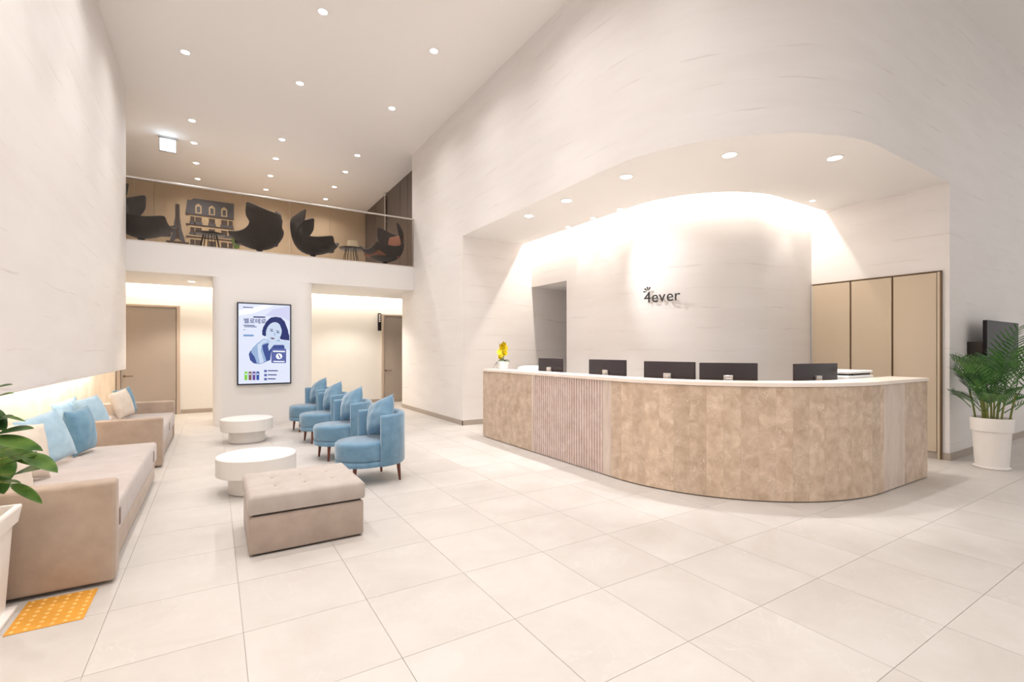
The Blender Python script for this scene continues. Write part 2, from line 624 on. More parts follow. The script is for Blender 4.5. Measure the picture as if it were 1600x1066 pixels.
# cove strips
cp = LP(5.41, 3.82, 1.33, 8.05, 7.9)
nseg = 14
for k in range(nseg):
    l0, l1 = cp.L * k / nseg, cp.L * (k + 1) / nseg
    a, n = cp.at(l0 + .01); b_, n2 = cp.at(l1 - .01)
    nm = cp.at((l0 + l1) / 2)[1]
    strip((a.x, a.y, 3.74), (b_.x, b_.y, 3.74), 0.03, 26 * GAIN['cove'], (nm[0] * .5, nm[1] * .5, -1), WARM)

# mezzanine slab, corridor under it
struct(obj('mezzanine_front', nbox(-6, XR, 10.65, 12.6, 2.8, MEZ + .03, 0.004, 1), M['col']))
struct(obj('mezzanine_front_corner', nbox(XR, 6.5, 10.8, 12.6, 2.8, MEZ), M['col'], smooth=False))
struct(obj('floor_mezzanine', nbox(-6, 6.5, 12.6, 16.1, 3.12, MEZ), M['mezfloor'], smooth=False))
struct(obj('wall_corridor', nbox(-1.95, 6.5, 12.9, 13.1, 0, 3.12), M['corridor'], smooth=False))
struct(obj('wall_corridor_end', nbox(6.5, 6.7, 8.3, 13.1, 0, 3.12), M['corridor'], smooth=False))
for (a, b_) in ((-1.7, 0.1), (0.1, 1.9), (1.9, 3.6), (3.6, 5.4)):
    strip((a + .02, 12.80, 3.0), (b_ - .02, 12.80, 3.0), 0.03, 15 * GAIN['corr'], (0, .1, -1), (1, 0.90, 0.75))
# upstairs room
struct(obj('wall_back_upstairs', nbox(-6, 4.3, 16.1, 16.3, MEZ, CEIL), M['tan'], smooth=False))
struct(obj('wall_left_upstairs', nbox(-6.2, -6, -6, 16.1, 0, CEIL), M['wall'], smooth=False))
wu = struct(obj('wall_right_upstairs', nbox(4.28, 4.45, 10.8, 16.1, MEZ, CEIL), M['brown'], smooth=False))
for k, (y0, y1) in enumerate(((10.82, 11.95), (11.97, 12.55), (12.57, 13.65), (13.85, 14.85), (14.87, 16.05))):
    obj('panel', nbox(4.25, 4.28, y0, y1, MEZ + .02, CEIL - .08, 0.003, 1), M['brown'], wu)
wb = bpy.data.objects['wall_back_upstairs']
for k in range(9):
    x0 = -5.9 + k * 1.13
    obj('panel', nbox(x0, x0 + 1.12, 16.09, 16.1, MEZ + .02, CEIL - .01, 0.002, 1), M['tan'], wb)

# column under the mezzanine
pts = []
for (cx_, cy_, a0, r) in ((0.12, 10.55, PI, .15), (1.49, 10.62, 1.5 * PI, .22), (1.49, 11.3, 0, .22), (0.12, 11.37, .5 * PI, .15)):
    for k in range(9):
        a = a0 + PI / 2 * k / 8
        pts.append((cx_ + r * math.cos(a), cy_ + r * math.sin(a)))
struct(obj('wall_column', prism(bmesh.new(), pts, 0, 2.77), M['col'], ang=40))

# baseboards
BH = 0.09
struct(obj('baseboard_right', nbox(XR - .012, XR, 8.088, 11.5, 0, BH), M['base'], smooth=False))
struct(obj('baseboard_recess', nbox(XR - .012, 7.5, 8.088, 8.1, 0, BH), M['base'], smooth=False))
struct(obj('baseboard_outer', nbox(7.938, 14, 2.228, 2.24, 0, BH), M['base'], smooth=False))
struct(obj('baseboard_outer_return', nbox(7.938, 7.95, 2.24, 2.31, 0, BH), M['base'], smooth=False))
struct(obj('baseboard_corridor', nbox(-.63, 3.82, 12.888, 12.9, 0, BH), M['base'], smooth=False))


def door(name, x0, x1, h, handle_x):
    d = struct(obj(name, nbox(x0 + .07, x1 - .07, 12.865, 12.9, 0.01, h - .06, 0.003, 1), M['door']))
    bm = bmesh.new()
    box(bm, x0, x0 + .06, 12.83, 12.9, 0, h, 0.003, 1)
    box(bm, x1 - .06, x1, 12.83, 12.9, 0, h, 0.003, 1)
    box(bm, x0 + .06, x1 - .06, 12.83, 12.9, h - .05, h, 0.003, 1)
    obj('door_frame', bm, M['frame'], d)
    bm = bmesh.new()
    lathe(bm, [(0.0255, -.008), (0.0255, 0.0)], 16)
    bmesh.ops.rotate(bm, verts=bm.verts, cent=(0, 0, 0), matrix=Matrix.Rotation(R(90), 3, 'X'))
    bmesh.ops.translate(bm, verts=bm.verts, vec=(handle_x, 12.862, .86))
    tube(bm, [(handle_x, 12.86, .86), (handle_x, 12.81, .86)], .009)
    tube(bm, [(handle_x - .01, 12.81, .86), (handle_x + .15, 12.81, .86)], .009)
    obj('door_handle', bm, M['bronze'], d)


door('door_1', -1.735, -.645, 2.39, -1.61)
door('door_2', 3.84, 4.95, 2.39, 3.95)

# ------------------------------------------------------------------ lamps in the ceilings
def downlight(x, y, z, r, label, group, em=None):
    t = empty('ceiling_downlight', (x, y, z), 0, label, 'ceiling light', group)
    bm = bmesh.new()
    lathe(bm, [(r * 1.25, 0), (r * 1.25, -.004), (r * 1.02, -.008), (r, -.004), (r, 0)], 24, cap=False)
    obj('trim_ring', bm, M['ring'], t)
    obj('lens', lathe(bmesh.new(), [(r, -.0035), (r * .9, -.005), (r * .2, -.006)], 20), em or M['led'], t)
    return t


rows = {-.38: 'left', 1.25: 'middle', 2.86: 'right'}
ranks = ['nearest', 'second', 'third', 'fourth', 'fifth', 'farthest']
for x in rows:
    ys = [6.87, 8.92, 11.5, 12.72, 14.05, 15.32]
    if x == -.38:
        ys = ys[1:]
    for k, y in enumerate(ys):
        rank = ranks[k] if k < len(ys) - 1 else 'farthest'
        rank = rank if rank != 'farthest' or k == len(ys) - 1 else 'fifth'
        downlight(x, y, CEIL, .058, 'round recessed downlight in the high ceiling, %s of the %s row' % (rank, rows[x]),
                  'downlights in the high ceiling')
        up = y > 11
        spot(x, y, CEIL - .02, HI_SPOT * (GAIN['up'] if up else GAIN['high']), 150, 1.0)
        spot(x, y, CEIL - .02, HI_SPOT * GAIN['beam'] * (.4 if up else 1), 66, .45)
    for y in (-1.2, .8, 2.8, 4.85) + ((6.87,) if x == -.38 else ()):  # unseen lamps added for lighting, carrying each row on out of frame
        spot(x, y, CEIL - .02, HI_SPOT * GAIN['high'], 150, 1.0)
        spot(x, y, CEIL - .02, HI_SPOT * GAIN['beam'], 66, .45)
for (x, y) in ((8, -1), (5, -1.5), (8.5, .6), (11, 0), (5.2, .6), (11, -3)):  # added fill lamps over the right side, out of view and without fixtures
    spot(x, y, CEIL - .02, HI_SPOT * GAIN['right'], 150, 1.0)

for (x, y, l) in ((4.25, 6.33, 'large recessed downlight nearest the left end of the curved soffit'),
                  (4.27, 5.40, 'large recessed downlight second from the left end of the curved soffit'),
                  (4.31, 4.27, 'large recessed downlight above the ribbed part of the desk'),
                  (4.79, 3.20, 'large recessed downlight in the soffit where it bulges out, with a small rim glint'),
                  (5.86, 2.63, 'large recessed downlight nearest the right end of the curved soffit')):
    downlight(x, y, SOF - .004, .07, l, 'large downlights in the curved soffit')
    spot(x, y, SOF - .03, SOF_SPOT * GAIN['soffit'], 62, .35, (1, .98, .97))
spot(4.27, 5.40, SOF - .03, 105, 56, .9, (.96, .97, 1.0), (5.54, 4.68, 2.45), .012)
for (x, y, l, aim, e) in ((5.20, 6.53, 'small spotlight at the back edge of the soffit, leftmost of the row', (5.5, 6.3, 2.2), 10),
                          (5.19, 5.88, 'small spotlight at the back edge of the soffit, second of the row', (5.5, 5.9, 2.0), 8),
                          (5.20, 5.29, 'third small spotlight from the left at the back edge of the soffit', (5.53, 4.80, 2.1), 10),
                          (7.26, 3.55, 'small spotlight alone near the right end of the lit cove', (7.1, 3.9, 2.2), 8)):
    downlight(x, y, SOF - .004, .035, l, 'small spotlights at the back of the soffit')
    spot(x, y, SOF - .03, e * GAIN['small'], 60, .7, (1, .95, .92), aim, .015)
downlight(-.39, 11.66, 2.8, .06, 'round recessed downlight under the mezzanine, left of the white column', None)
spot(-.39, 11.66, 2.77, 110 * GAIN['corr'], 120, .5, WARM)
spot(2.86, 11.66, 2.77, 110 * GAIN['corr'], 120, .5, WARM)  # added fill for the corridor's right part, no fixture here

# exit sign hanging from the ceiling
t = empty('exit_sign', (-.85, 12.67, CEIL), 0, 'glowing white square arrow sign hanging from the high ceiling', 'sign')
obj('mounting_bar', nbox(-.17, .17, -.035, .035, -.035, 0, 0.005), M['silver'], t)
obj('sign_case', nbox(-.155, .155, -.018, .018, -.33, -.035, 0.006), M['silver'], t)
obj('sign_face', nbox(-.14, .14, -.021, -.0185, -.315, -.05), M['exit'], t, smooth=False)
bm = prism_xz(bmesh.new(), [(-.06, -.18), (-.02, -.145), (-.02, -.165), (.06, -.165), (.06, -.195), (-.02, -.195), (-.02, -.215)], -.0225, -.021)
obj('arrow', bm, M['exitmark'], t, smooth=False)
pl = bpy.data.lights.new('exit_glow', 'POINT')
pl.energy = 1.6 * GAIN['exit']; pl.color = (.62, .82, 1); pl.shadow_soft_size = .1
po = bpy.data.objects.new('exit_glow', pl); COL.objects.link(po); po.location = (-.85, 12.5, CEIL - .22)

# ------------------------------------------------------------------ reception desk
DP = LP(3.72, 2.07, 1.80, 6.88, 6.68)
t = empty('reception_desk', (0, 0, 0), 0, 'long curved reception desk clad in tan marble with a ribbed section', 'desk')
core = bmesh.new()
ribbon(core, DP.seg(0.02, DP.L - .02, .03), DP.seg(0.02, DP.L - .02, .12), 0.0, 1.05)
obj('desk_body', core, M['desk'], t)


def panel(l0, l1, m, off=0.0, nm='stone_panel'):
    g = .0003
    return obj(nm, ribbon(bmesh.new(), DP.seg(l0 + g, l1 - g, off), DP.seg(l0 + g, l1 - g, .03), 0.012, 1.062), m, t, ang=20)


panel(0, 1.405, M['desk'])
panel(1.405, 1.46, M['desklight'])
# ribbed panel
bm = bmesh.new()
l = 1.46
nr = 30
st = (2.83 - 1.46) / nr
for k in range(nr):
    a = l + k * st
    ribbon(bm, DP.seg(a, a + st, 0.014), DP.seg(a, a + st, .03), 0.012, 1.062)
    ribbon(bm, [tuple(DP.at(a + st * q, o)[0]) for q, o in ((.20, .014), (.26, .0), (.74, .0), (.80, .014))],
           [tuple(DP.at(a + st * q, .02)[0]) for q in (.20, .26, .74, .80)], 0.012, 1.062)
rb = obj('ribbed_panel', bm, M['rib'], t, ang=20)
rb['kind'] = 'stuff'
panel(2.83, 2.967, M['desklight'])
l = 2.967
while l < 5.9:
    l1 = min(l + .1505, 5.907)
    if 5.907 - l1 < .06:
        l1 = 5.907
    panel(l, l1, M['desk'])
    l = l1
    if l >= 5.906:
        break
panel(5.907, 6.40, M['desklight'])
panel(6.40, DP.L, M['desk'])
# ends
obj('end_panel', nbox(3.73, 4.30, 6.85, 6.88, .012, 1.062), M['desk'], t, smooth=False)
obj('end_panel', nbox(6.65, 6.68, 2.08, 2.62, .012, 1.062), M['desk'], t, smooth=False)
top = LP(3.72 - .012, 2.07 - .012, 1.812, 6.892, 6.692)
obj('desk_top', ribbon(bmesh.new(), top.seg(0, top.L, 0), top.seg(0, top.L, .36), 1.066, 1.10), M['desktop'], t)
obj('work_surface', ribbon(bmesh.new(), DP.seg(0.03, DP.L - .03, .12), DP.seg(0.03, DP.L - .03, .85), .72, .75), M['desktop'], t)
obj('plinth', ribbon(bmesh.new(), DP.seg(0.03, DP.L - .03, .05), DP.seg(0.03, DP.L - .03, .8), .0, .06), M['darkmetal'], t)


def monitor(x, y, wd, ztop, face, label):
    """face: direction in which the BACK of the screen points (radians)"""
    h = wd * .58
    t = empty('monitor', (x, y, .75), face, label, 'monitor', 'monitors on the reception desk')
    zt = ztop - .75
    # local +x points to the customer side
    obj('screen_case', nbox(.0, .035, -wd / 2, wd / 2, zt - h, zt, 0.006), M['mon'], t)
    obj('screen', nbox(-.004, -.0005, -wd / 2 + .01, wd / 2 - .01, zt - h + .012, zt - .01), M['black'], t, smooth=False)
    bm = bmesh.new()
    box(bm, .036, .06, -.045, .045, .0, zt - .13, .003, 1)
    box(bm, .03, .07, -.03, .03, .0, zt - .16, .003, 1)
    obj('stand', bm, M['silver'], t)
    obj('stand_base', nbox(-.08, .11, -.12, .12, 0, .012, .004), M['silver'], t)
    return t


for (x, y, wd, zt, ang, l) in (
        (4.27, 5.76, .50, 1.285, 188, 'black monitor on the reception desk, beside the round white machine at left'),
        (4.27, 4.55, .62, 1.285, 184, 'black monitor second from the left on the reception desk'),
        (4.335, 3.63, .62, 1.278, 190, 'black monitor in the middle, just left of its close neighbour on the desk'),
        (4.59, 3.085, .56, 1.272, 219, 'widest looking black monitor, close to the right of its neighbour on the desk'),
        (5.465, 2.655, .68, 1.263, 262, 'rightmost black monitor on the desk, beside the white machine with a slot')):
    monitor(x, y, wd, zt, R(ang), l)


def machine(x, y, ang, s, label, zb, rnd):
    t = empty('desktop_printer', (x, y, .75), R(ang), label, 'printer', None)
    if rnd:
        obj('printer_body', lathe(bmesh.new(), [(.20, 0), (.215, .03), (.215, zb - .03), (.20, zb)], 40, sx=1, sy=1.35), M['paper'], t)
        obj('printer_lid', lathe(bmesh.new(), [(.195, zb + .002), (.195, zb + .012), (.13, zb + .03), (.02, zb + .036)], 40, sx=1, sy=1.35), M['paper'], t)
        obj('paper_slot', nbox(-.10, .22, -.2, .1, zb - .06, zb - .045), M['darkmetal'], t, smooth=False)
    else:
        obj('printer_body', nbox(-.24, .24, -.3, .3, 0, zb, .02, 3), M['paper'], t)
        obj('output_slot', nbox(-.20, .2, -.305, .10, zb, zb + .018, .003, 1), M['black'], t)
        obj('printer_lid', nbox(-.23, .23, -.30, .28, zb + .019, zb + .05, .012, 3), M['paper'], t)
    return t


machine(4.31, 6.33, 0, 1, 'white rounded machine low on the desk between the orchid and a monitor', .375, True)
machine(6.14, 2.72, 90, 1, 'white boxy machine with a dark slot at the right end of the desk', .375, False)

# orchid
t = empty('potted_orchid', (3.95, 6.66, 1.10), 0, 'small yellow orchid in a square white pot on the desk end', 'plant')
bm = bmesh.new()
r = bmesh.ops.create_cube(bm, size=1)
for v in bm.verts:
    k = 1.0 if v.co.z > 0 else .8
    v.co = Vector((v.co.x * .155 * k, v.co.y * .155 * k, (v.co.z + .5) * .13))
bmesh.ops.bevel(bm, geom=bm.edges[:], offset=.006, segments=2, affect='EDGES')
obj('pot', bm, M['paper'], t)
obj('moss', lathe(bmesh.new(), [(.07, .128), (.06, .145), (.02, .15)], 12), M['olive'], t)
rnd = random.Random(3)


def leaf_bm(L, W, droop=.3, fold=.15, n=8, tip=1.0):
    """leaf along +x, from the origin"""
    bm = bmesh.new()
    rows_ = []
    for i in range(n + 1):
        u = i / n
        wv = W * .5 * (math.sin(PI * min(1, u ** .8)) ** .75) * (1 if u < .999 else 0) + .0008
        z = -droop * L * u * u
        x = L * u * (1 - .1 * droop * u)
        rows_.append([bm.verts.new((x, s_ * wv, z + abs(s_) * wv * fold)) for s_ in (-1, -.5, 0, .5, 1)])
    for a, b in zip(rows_, rows_[1:]):
        for k in range(4):
            bm.faces.new((a[k], a[k + 1], b[k + 1], b[k]))
    bmesh.ops.solidify(bm, geom=bm.faces[:], thickness=.0012)
    return bm


for (a, L_, el, dr) in ((-25, .12, 40, .9), (160, .11, 10, 1.3), (70, .09, 50, .5), (-70, .11, 35, .9)):
    bm = leaf_bm(L_, .06, dr, .2)
    bmesh.ops.rotate(bm, verts=bm.verts, cent=(0, 0, 0), matrix=Matrix.Rotation(-R(el), 3, 'Y'))
    bmesh.ops.rotate(bm, verts=bm.verts, cent=(0, 0, 0), matrix=Matrix.Rotation(R(a), 3, 'Z'))
    bmesh.ops.translate(bm, verts=bm.verts, vec=(.03 * math.cos(R(a)), .03 * math.sin(R(a)), .135))
    obj('leaf', bm, M['olive'], t)
bm = bmesh.new()
for k in range(5):
    a = 2 * PI * k / 5 + PI / 2
    c, s_ = math.cos(a), math.sin(a)
    P = [(0, 0), (.5, -.42), (.85, -.36), (1, 0), (.85, .36), (.5, .42)]
    vs = [bm.verts.new(((c * p - s_ * q) * .046, -.004 * (p * p) * 2, (s_ * p + c * q) * .046)) for p, q in P]
    bm.faces.new(vs)
bmesh.ops.solidify(bm, geom=bm.faces[:], thickness=.0015)
lathe(bm, [(.008, -.01), (.004, .0)], 6)
fme = bpy.data.meshes.new('flower'); bm.to_mesh(fme); bm.free(); fme.materials.append(M['petal'])
for (x, y, h) in ((-.03, .02, .30), (.0, -.02, .26), (.025, .0, .33), (.05, .03, .28)):
    obj('stem', tube(bmesh.new(), [(x, y, .13), (x * 1.05, y, .13 + h * .5), (x * 1.3, y, .13 + h * .85), (x * 1.3 - .02, y - .01, .13 + h)], .0032, .002, 6), M['pstem'], t)
for (x, z) in ((-.085, .27), (-.05, .30), (-.06, .23), (-.02, .27), (-.015, .33), (.015, .36), (-.03, .37), (.03, .31), (.06, .33), (.055, .28), (.075, .25), (.02, .40), (.045, .375), (-.035, .20), (0, .23)):
    link('flower', fme, None, t, False, loc=(x * .85 + .52 * 0, -.02 + rnd.uniform(-.03, .03), z), rot=(rnd.uniform(-.9, -.1), rnd.uniform(-.5, .5), -YAW + rnd.uniform(-.6, .6)))

# logo on the back wall
LX = 5.5 - .03
t = empty('wall_logo', (5.445, 5.035, 2.113), R(-74.6), 'dark 4ever lettering with a fan of petals on the curved wall', 'sign')
t.scale = (1, 1, 1)
rotx = Matrix.Rotation(R(90), 4, 'X')
# letters read along -Y (towards the right in the picture)
xpos = 0
for ch, wd_ in (('4', .135), ('e', .125), ('v', .115), ('e', .125), ('r', .09)):
    me = text_mesh(ch, .232, .004, 'LEFT', 0)
    me.transform(rotx)
    link('letter_' + {'4': 'four'}.get(ch, ch), me, M['logo'], t, False, loc=(xpos, 0, 0))
    xs = [v.co.x for v in me.vertices]
    xpos += max(xs) + .012
fx, fz = .066, .158
for k, a in enumerate((174, 134, 98, 64)):
    c, s_ = math.cos(R(a)), math.sin(R(a))
    P = [(.3, -.05), (.92, -.15), (1.05, 0), (.92, .15), (.3, .05)]
    pts = [(fx + (c * p - s_ * q) * .075, fz + (s_ * p + c * q) * .075) for p, q in P]
    obj('petal', prism_xz(bmesh.new(), pts, -.004, .004), M['logo'], t, smooth=False)
bm = bmesh.new()
for (x, z) in ((.06, .05), (.15, .05), (.25, .03), (.36, .05), (.45, .05)):
    tube(bm, [(x, .002, z), (x, .055, z)], .003, n=6)
obj('stand_off', bm, M['silver'], t)

# built in cupboards at right of the recess
t = empty('built_in_cupboard', (7.95, 3.1, 0), 0, 'tall beige built-in cupboard with three flat doors behind the desk', 'cabinet')
bm = bmesh.new()
obj('cupboard_back', nbox(-.012, 0, -.79, .78, .0, 2.42), M['bronze'], t, smooth=False)
bm = bmesh.new()
box(bm, -.03, -.005, -.79, -.775, 0, 2.43)
box(bm, -.03, -.005, -.79, .79, 2.42, 2.43)
obj('cupboard_frame', bm, M['bronze'], t, smooth=False)
obj('side_post', nbox(-.03, -.012, -.772, -.745, .0, 2.415), M['cab'], t, smooth=False)
for (a, b_) in ((-.738, -.275), (-.253, .235), (.257, .77)):
    obj('door', nbox(-.032, -.012, a, b_, .09, 2.408, .002, 1), M['cab'], t)
obj('kick_board', nbox(-.02, -.012, -.74, .78, 0, .085), M['base'], t, smooth=False)

# wall mounted screen at right
t = empty('wall_screen', (9.27, 2.24, 1.1), 0, 'black wall-mounted television behind the palm on the right wall', 'television')
obj('screen_case', nbox(-.71, .71, -.20, -.16, 0, .70, .004), M['black'], t)
obj('screen', nbox(-.70, .70, -.2015, -.20, .01, .69), mat('screen_glass', (.012, .009, .01), .3, spec=.08), t, smooth=False)
obj('wall_bracket', nbox(-.69, .35, -.16, 0, .12, .42, .003), M['darkmetal'], t)

# ------------------------------------------------------------------ column screen
t = empty('display_screen', (.825, 10.4, 1.53), 0, 'portrait advertising display hung on the white column', 'screen')
obj('bezel', nbox(-.466, .466, -.055, -.002, -.782, .782, .006), mat('bezel_blue_black', (.012, .018, .03), .3), t)


def em2(n, c, s_=0.9):
    m = emis('display_' + n, srgb(*c), 1.0)
    m.node_tree.nodes['Principled BSDF'].inputs['Base Color'].default_value = (0, 0, 0, 1)
    return m


E_ = dict(bg=em2('background', (222, 228, 246)), lav=em2('sweep', (206, 208, 238)), white=em2('white', (246, 248, 255)), navy=em2('navy', (24, 40, 104)), blue=em2('dress_blue', (52, 74, 142)),
          skin=em2('skin', (200, 214, 236)), skin2=em2('skin_shade', (150, 176, 212)), lip=em2('lip', (92, 40, 84)), green=em2('green', (124, 204, 60)), brown=em2('brown', (120, 84, 84)),
          purple=em2('purple', (96, 66, 150)), mid=em2('mid_blue', (40, 82, 160)), badge=em2('badge', (84, 96, 160)), text=em2('text', (60, 70, 130)))
obj('screen_face', nbox(-.442, .442, -.0575, -.0555, -.757, .757), E_['bg'], t, smooth=False)


def flat(name, pts, m, lay):
    """pts: in 0..782 x 0..1066 of the poster as seen; mapped to the screen face"""
    q = []
    for (u, v) in pts:
        fx_ = (u - 100) / (662 - 100)
        ytop = 104 + (128 - 104) * fx_
        ybot = 985 - 12 * fx_
        fz_ = (v - ytop) / (ybot - ytop)
        q.append((-.442 + .884 * fx_, .757 - 1.514 * fz_))
    return obj(name, prism_xz(bmesh.new(), q, -.0575 - .0006 * lay - .0004, -.0575 - .0006 * (lay - 1) - .0001), m, t, smooth=False)


def ell(cx_, cy_, rx, ry, n=20, a0=0, a1=360, rot=0):
    out = []
    for k in range(n + 1 if a1 - a0 < 360 else n):
        a = R(a0 + (a1 - a0) * k / n)
        x, y = rx * math.cos(a), ry * math.sin(a)
        c, s_ = math.cos(R(rot)), math.sin(R(rot))
        out.append((cx_ + x * c - y * s_, cy_ + x * s_ + y * c))
    return out


flat('sweep', [(380, 240), (470, 170), (660, 130), (660, 300), (560, 250)], E_['lav'], 1)
flat('sweep', [(102, 240), (250, 215), (480, 130), (380, 118), (102, 180)], E_['white'], 1)
flat('dress', [(208, 660), (225, 625), (400, 540), (470, 545), (600, 560), (600, 600), (450, 640), (440, 725), (330, 770), (260, 760), (222, 725)], E_['blue'], 1)
flat('hair', [(500, 250), (560, 260), (605, 310), (630, 390), (655, 460), (655, 512), (560, 500), (480, 420), (400, 450), (385, 465), (352, 450), (352, 400), (385, 330), (430, 270)], E_['navy'], 2)
flat('arm', [(240, 600), (300, 540), (370, 490), (430, 510), (420, 540), (350, 560), (360, 620), (398, 735), (330, 768), (295, 760), (270, 690), (235, 640)], E_['skin2'], 2)
flat('arm', [(430, 530), (520, 520), (600, 505), (655, 530), (655, 620), (610, 600), (590, 560), (480, 560), (425, 625), (415, 575)], E_['skin'], 3)
flat('arm', [(300, 560), (370, 500), (430, 520), (350, 548), (335, 620), (370, 745), (330, 768), (310, 680)], E_['skin'], 3)
flat('neck', [(420, 480), (520, 480), (560, 520), (430, 530)], E_['skin2'], 3)
flat('face', ell(480, 420, 86, 112, 24, rot=14), E_['skin'], 4)
flat('hair_lock', [(520, 285), (500, 262), (440, 290), (395, 370), (392, 430), (380, 465), (356, 440), (360, 370), (400, 300), (450, 258), (500, 250)], E_['navy'], 5)
flat('hair_lock', [(522, 280), (545, 330), (570, 400), (565, 470), (600, 495), (650, 505), (640, 400), (600, 300), (550, 260)], E_['navy'], 5)
for cx_, cy_ in ((455, 405), (525, 424)):
    flat('eye', ell(cx_, cy_, 18, 6, 12, rot=12), E_['navy'], 5)
    flat('eyebrow', ell(cx_ - 2, cy_ - 18, 24, 3.5, 12, rot=10), E_['navy'], 5)
flat('nose', [(486, 410), (480, 455), (500, 458)], E_['skin2'], 5)
flat('lips', ell(465, 488, 24, 8, 12, rot=8), E_['lip'], 5)
flat('badge', [(452, 600), (610, 600), (618, 610), (618, 752), (610, 760), (460, 758), (452, 750)], E_['badge'], 4)
flat('badge_line', [(470, 622), (605, 626), (605, 640), (470, 636)], E_['white'], 5)
flat('badge_line', [(475, 735), (600, 738), (600, 750), (475, 747)], E_['white'], 5)
flat('badge_disc', ell(538, 685, 36, 32, 20), E_['white'], 5)
flat('badge_mark', [(525, 668), (535, 664), (556, 702), (546, 708)], E_['blue'], 6)
for u, c in ((163, 'green'), (207, 'brown'), (248, 'purple'), (289, 'mid')):
    flat('product_box', [(u, 850), (u + 32, 850), (u + 30, 945), (u, 943)], E_[c], 1)
    flat('product_cap', [(u + 8, 872), (u + 24, 872), (u + 24, 886), (u + 8, 886)], E_['white'], 2)
for v in (833, 878, 922):
    flat('list_mark', [(373, v), (403, v), (403, v + 26), (373, v + 26)], E_['badge'], 1)
    flat('list_line', [(413, v + 3), (525 - (v - 833) * .3, v + 5), (525 - (v - 833) * .3, v + 17), (413, v + 15)], E_['text'], 1)
    flat('list_line', [(413, v + 19), (595 - (v - 833) * .8, v + 20), (595 - (v - 833) * .8, v + 23), (413, v + 22)], E_['lav'], 1)
flat('small_print', [(146, 140), (255, 147), (255, 156), (146, 150)], E_['text'], 2)
flat('small_print', [(256, 246), (385, 248), (385, 262), (256, 260)], E_['navy'], 2)
flat('small_print', [(152, 338), (270, 341), (270, 350), (152, 347)], E_['text'], 1)
flat('small_print', [(160, 355), (292, 357), (292, 366), (160, 363)], E_['text'], 1)
flat('small_print', [(152, 391), (172, 391), (172, 396), (152, 396)], E_['navy'], 1)
flat('small_print', [(152, 444), (260, 446), (260, 466), (152, 464)], emis('display_teal', srgb(90, 120, 160), .9), 1)
me = text_mesh('벨로테로', .105, .0005, 'LEFT', .0018)
me.transform(rotx)
link('headline', me, E_['text'], t, False, loc=(-.36, -.0595, .395))

# small dark sign by the right door
t = empty('door_sign', (3.79, 12.9, 1.94), 0, 'narrow dark vertical sign with small pale characters beside the right door', 'sign')
obj('sign_board', nbox(-.045, .045, -.03, 0, 0, .47, .003), M['black'], t)
for k in range(4):
    obj('character', nbox(-.022, .022, -.032, -.03, .40 - k * .055, .435 - k * .055, ), M['ring'], t, smooth=False)

# ------------------------------------------------------------------ sofas
def sofa(y0, seat0, seat1, near_arm, far_arm, xfront, ah, label, tabs):
    t = empty('sofa', (-1.12, (y0 + seat1) / 2, 0), 0, label, 'sofa', 'grey beige sofas along the lit wall')
    ox, oy = -1.12, (y0 + seat1) / 2

    def lb(n, x0, x1, a, b_, z0, z1, bev, m, seg=3):
        return obj(n, nbox(x0 - ox, x1 - ox, a - oy, b_ - oy, z0, z1, bev, seg), m, t)
    if near_arm:
        lb('arm', -1.70, xfront + .02, y0, y0 + .14, .02, ah, .022, M['sofa'])
    if far_arm:
        lb('arm', -1.70, xfront - .005, seat1, seat1 + .14, .02, ah, .022, M['sofa'])
    lb('base', -1.70, xfront - .02, seat0, seat1, .03, .22, .012, M['sofa'])
    mid = (seat0 + seat1) / 2
    lb('seat', -1.68, xfront, seat0 + .004, seat1 - .004, .215, .42, .03, M['seatf'], 4)
    lb('back', -1.73, -1.58, seat0, seat1, .03, .60, .03, M['seatf'])
    for y in tabs:
        lb('notch_tab', xfront - .012, xfront + .006, y - .02, y + .02, .27, .38, .005, M['tab'])  # raised dark tab standing in for a notch in the seat cushion
    lb('plinth', -1.68, xfront - .05, seat0 + .03, seat1 - .03, 0, .03, 0, M['darkmetal'])
    return t


sofa(3.70, 3.84, 6.40, True, False, -.525, .615, 'nearer grey beige sofa with one broad arm facing the camera', (4.0, 6.05))
sofa(7.08, 7.22, 9.36, True, True, -.545, .595, 'farther grey beige sofa with two arms near the left door', (8.35,))
for (y0, y1, l) in ((6.0, 6.36, 'boxy cream back cushion standing behind the blue cushion on the nearer sofa'),
                    (8.25, 8.75, 'boxy cream back cushion on the farther sofa between pale blue and cream cushions'),
                    (4.15, 4.75, 'boxy cream back cushion on the nearer sofa behind the leafy plant')):
    o = obj('back_cushion', nbox(-.12, .12, -(y1 - y0) / 2, (y1 - y0) / 2, 0, .25, .035, 4), M['ccush'])
    o.location = (-1.44, (y0 + y1) / 2, .421)
    tag(o, l, 'cushion', 'boxy cream back cushions')


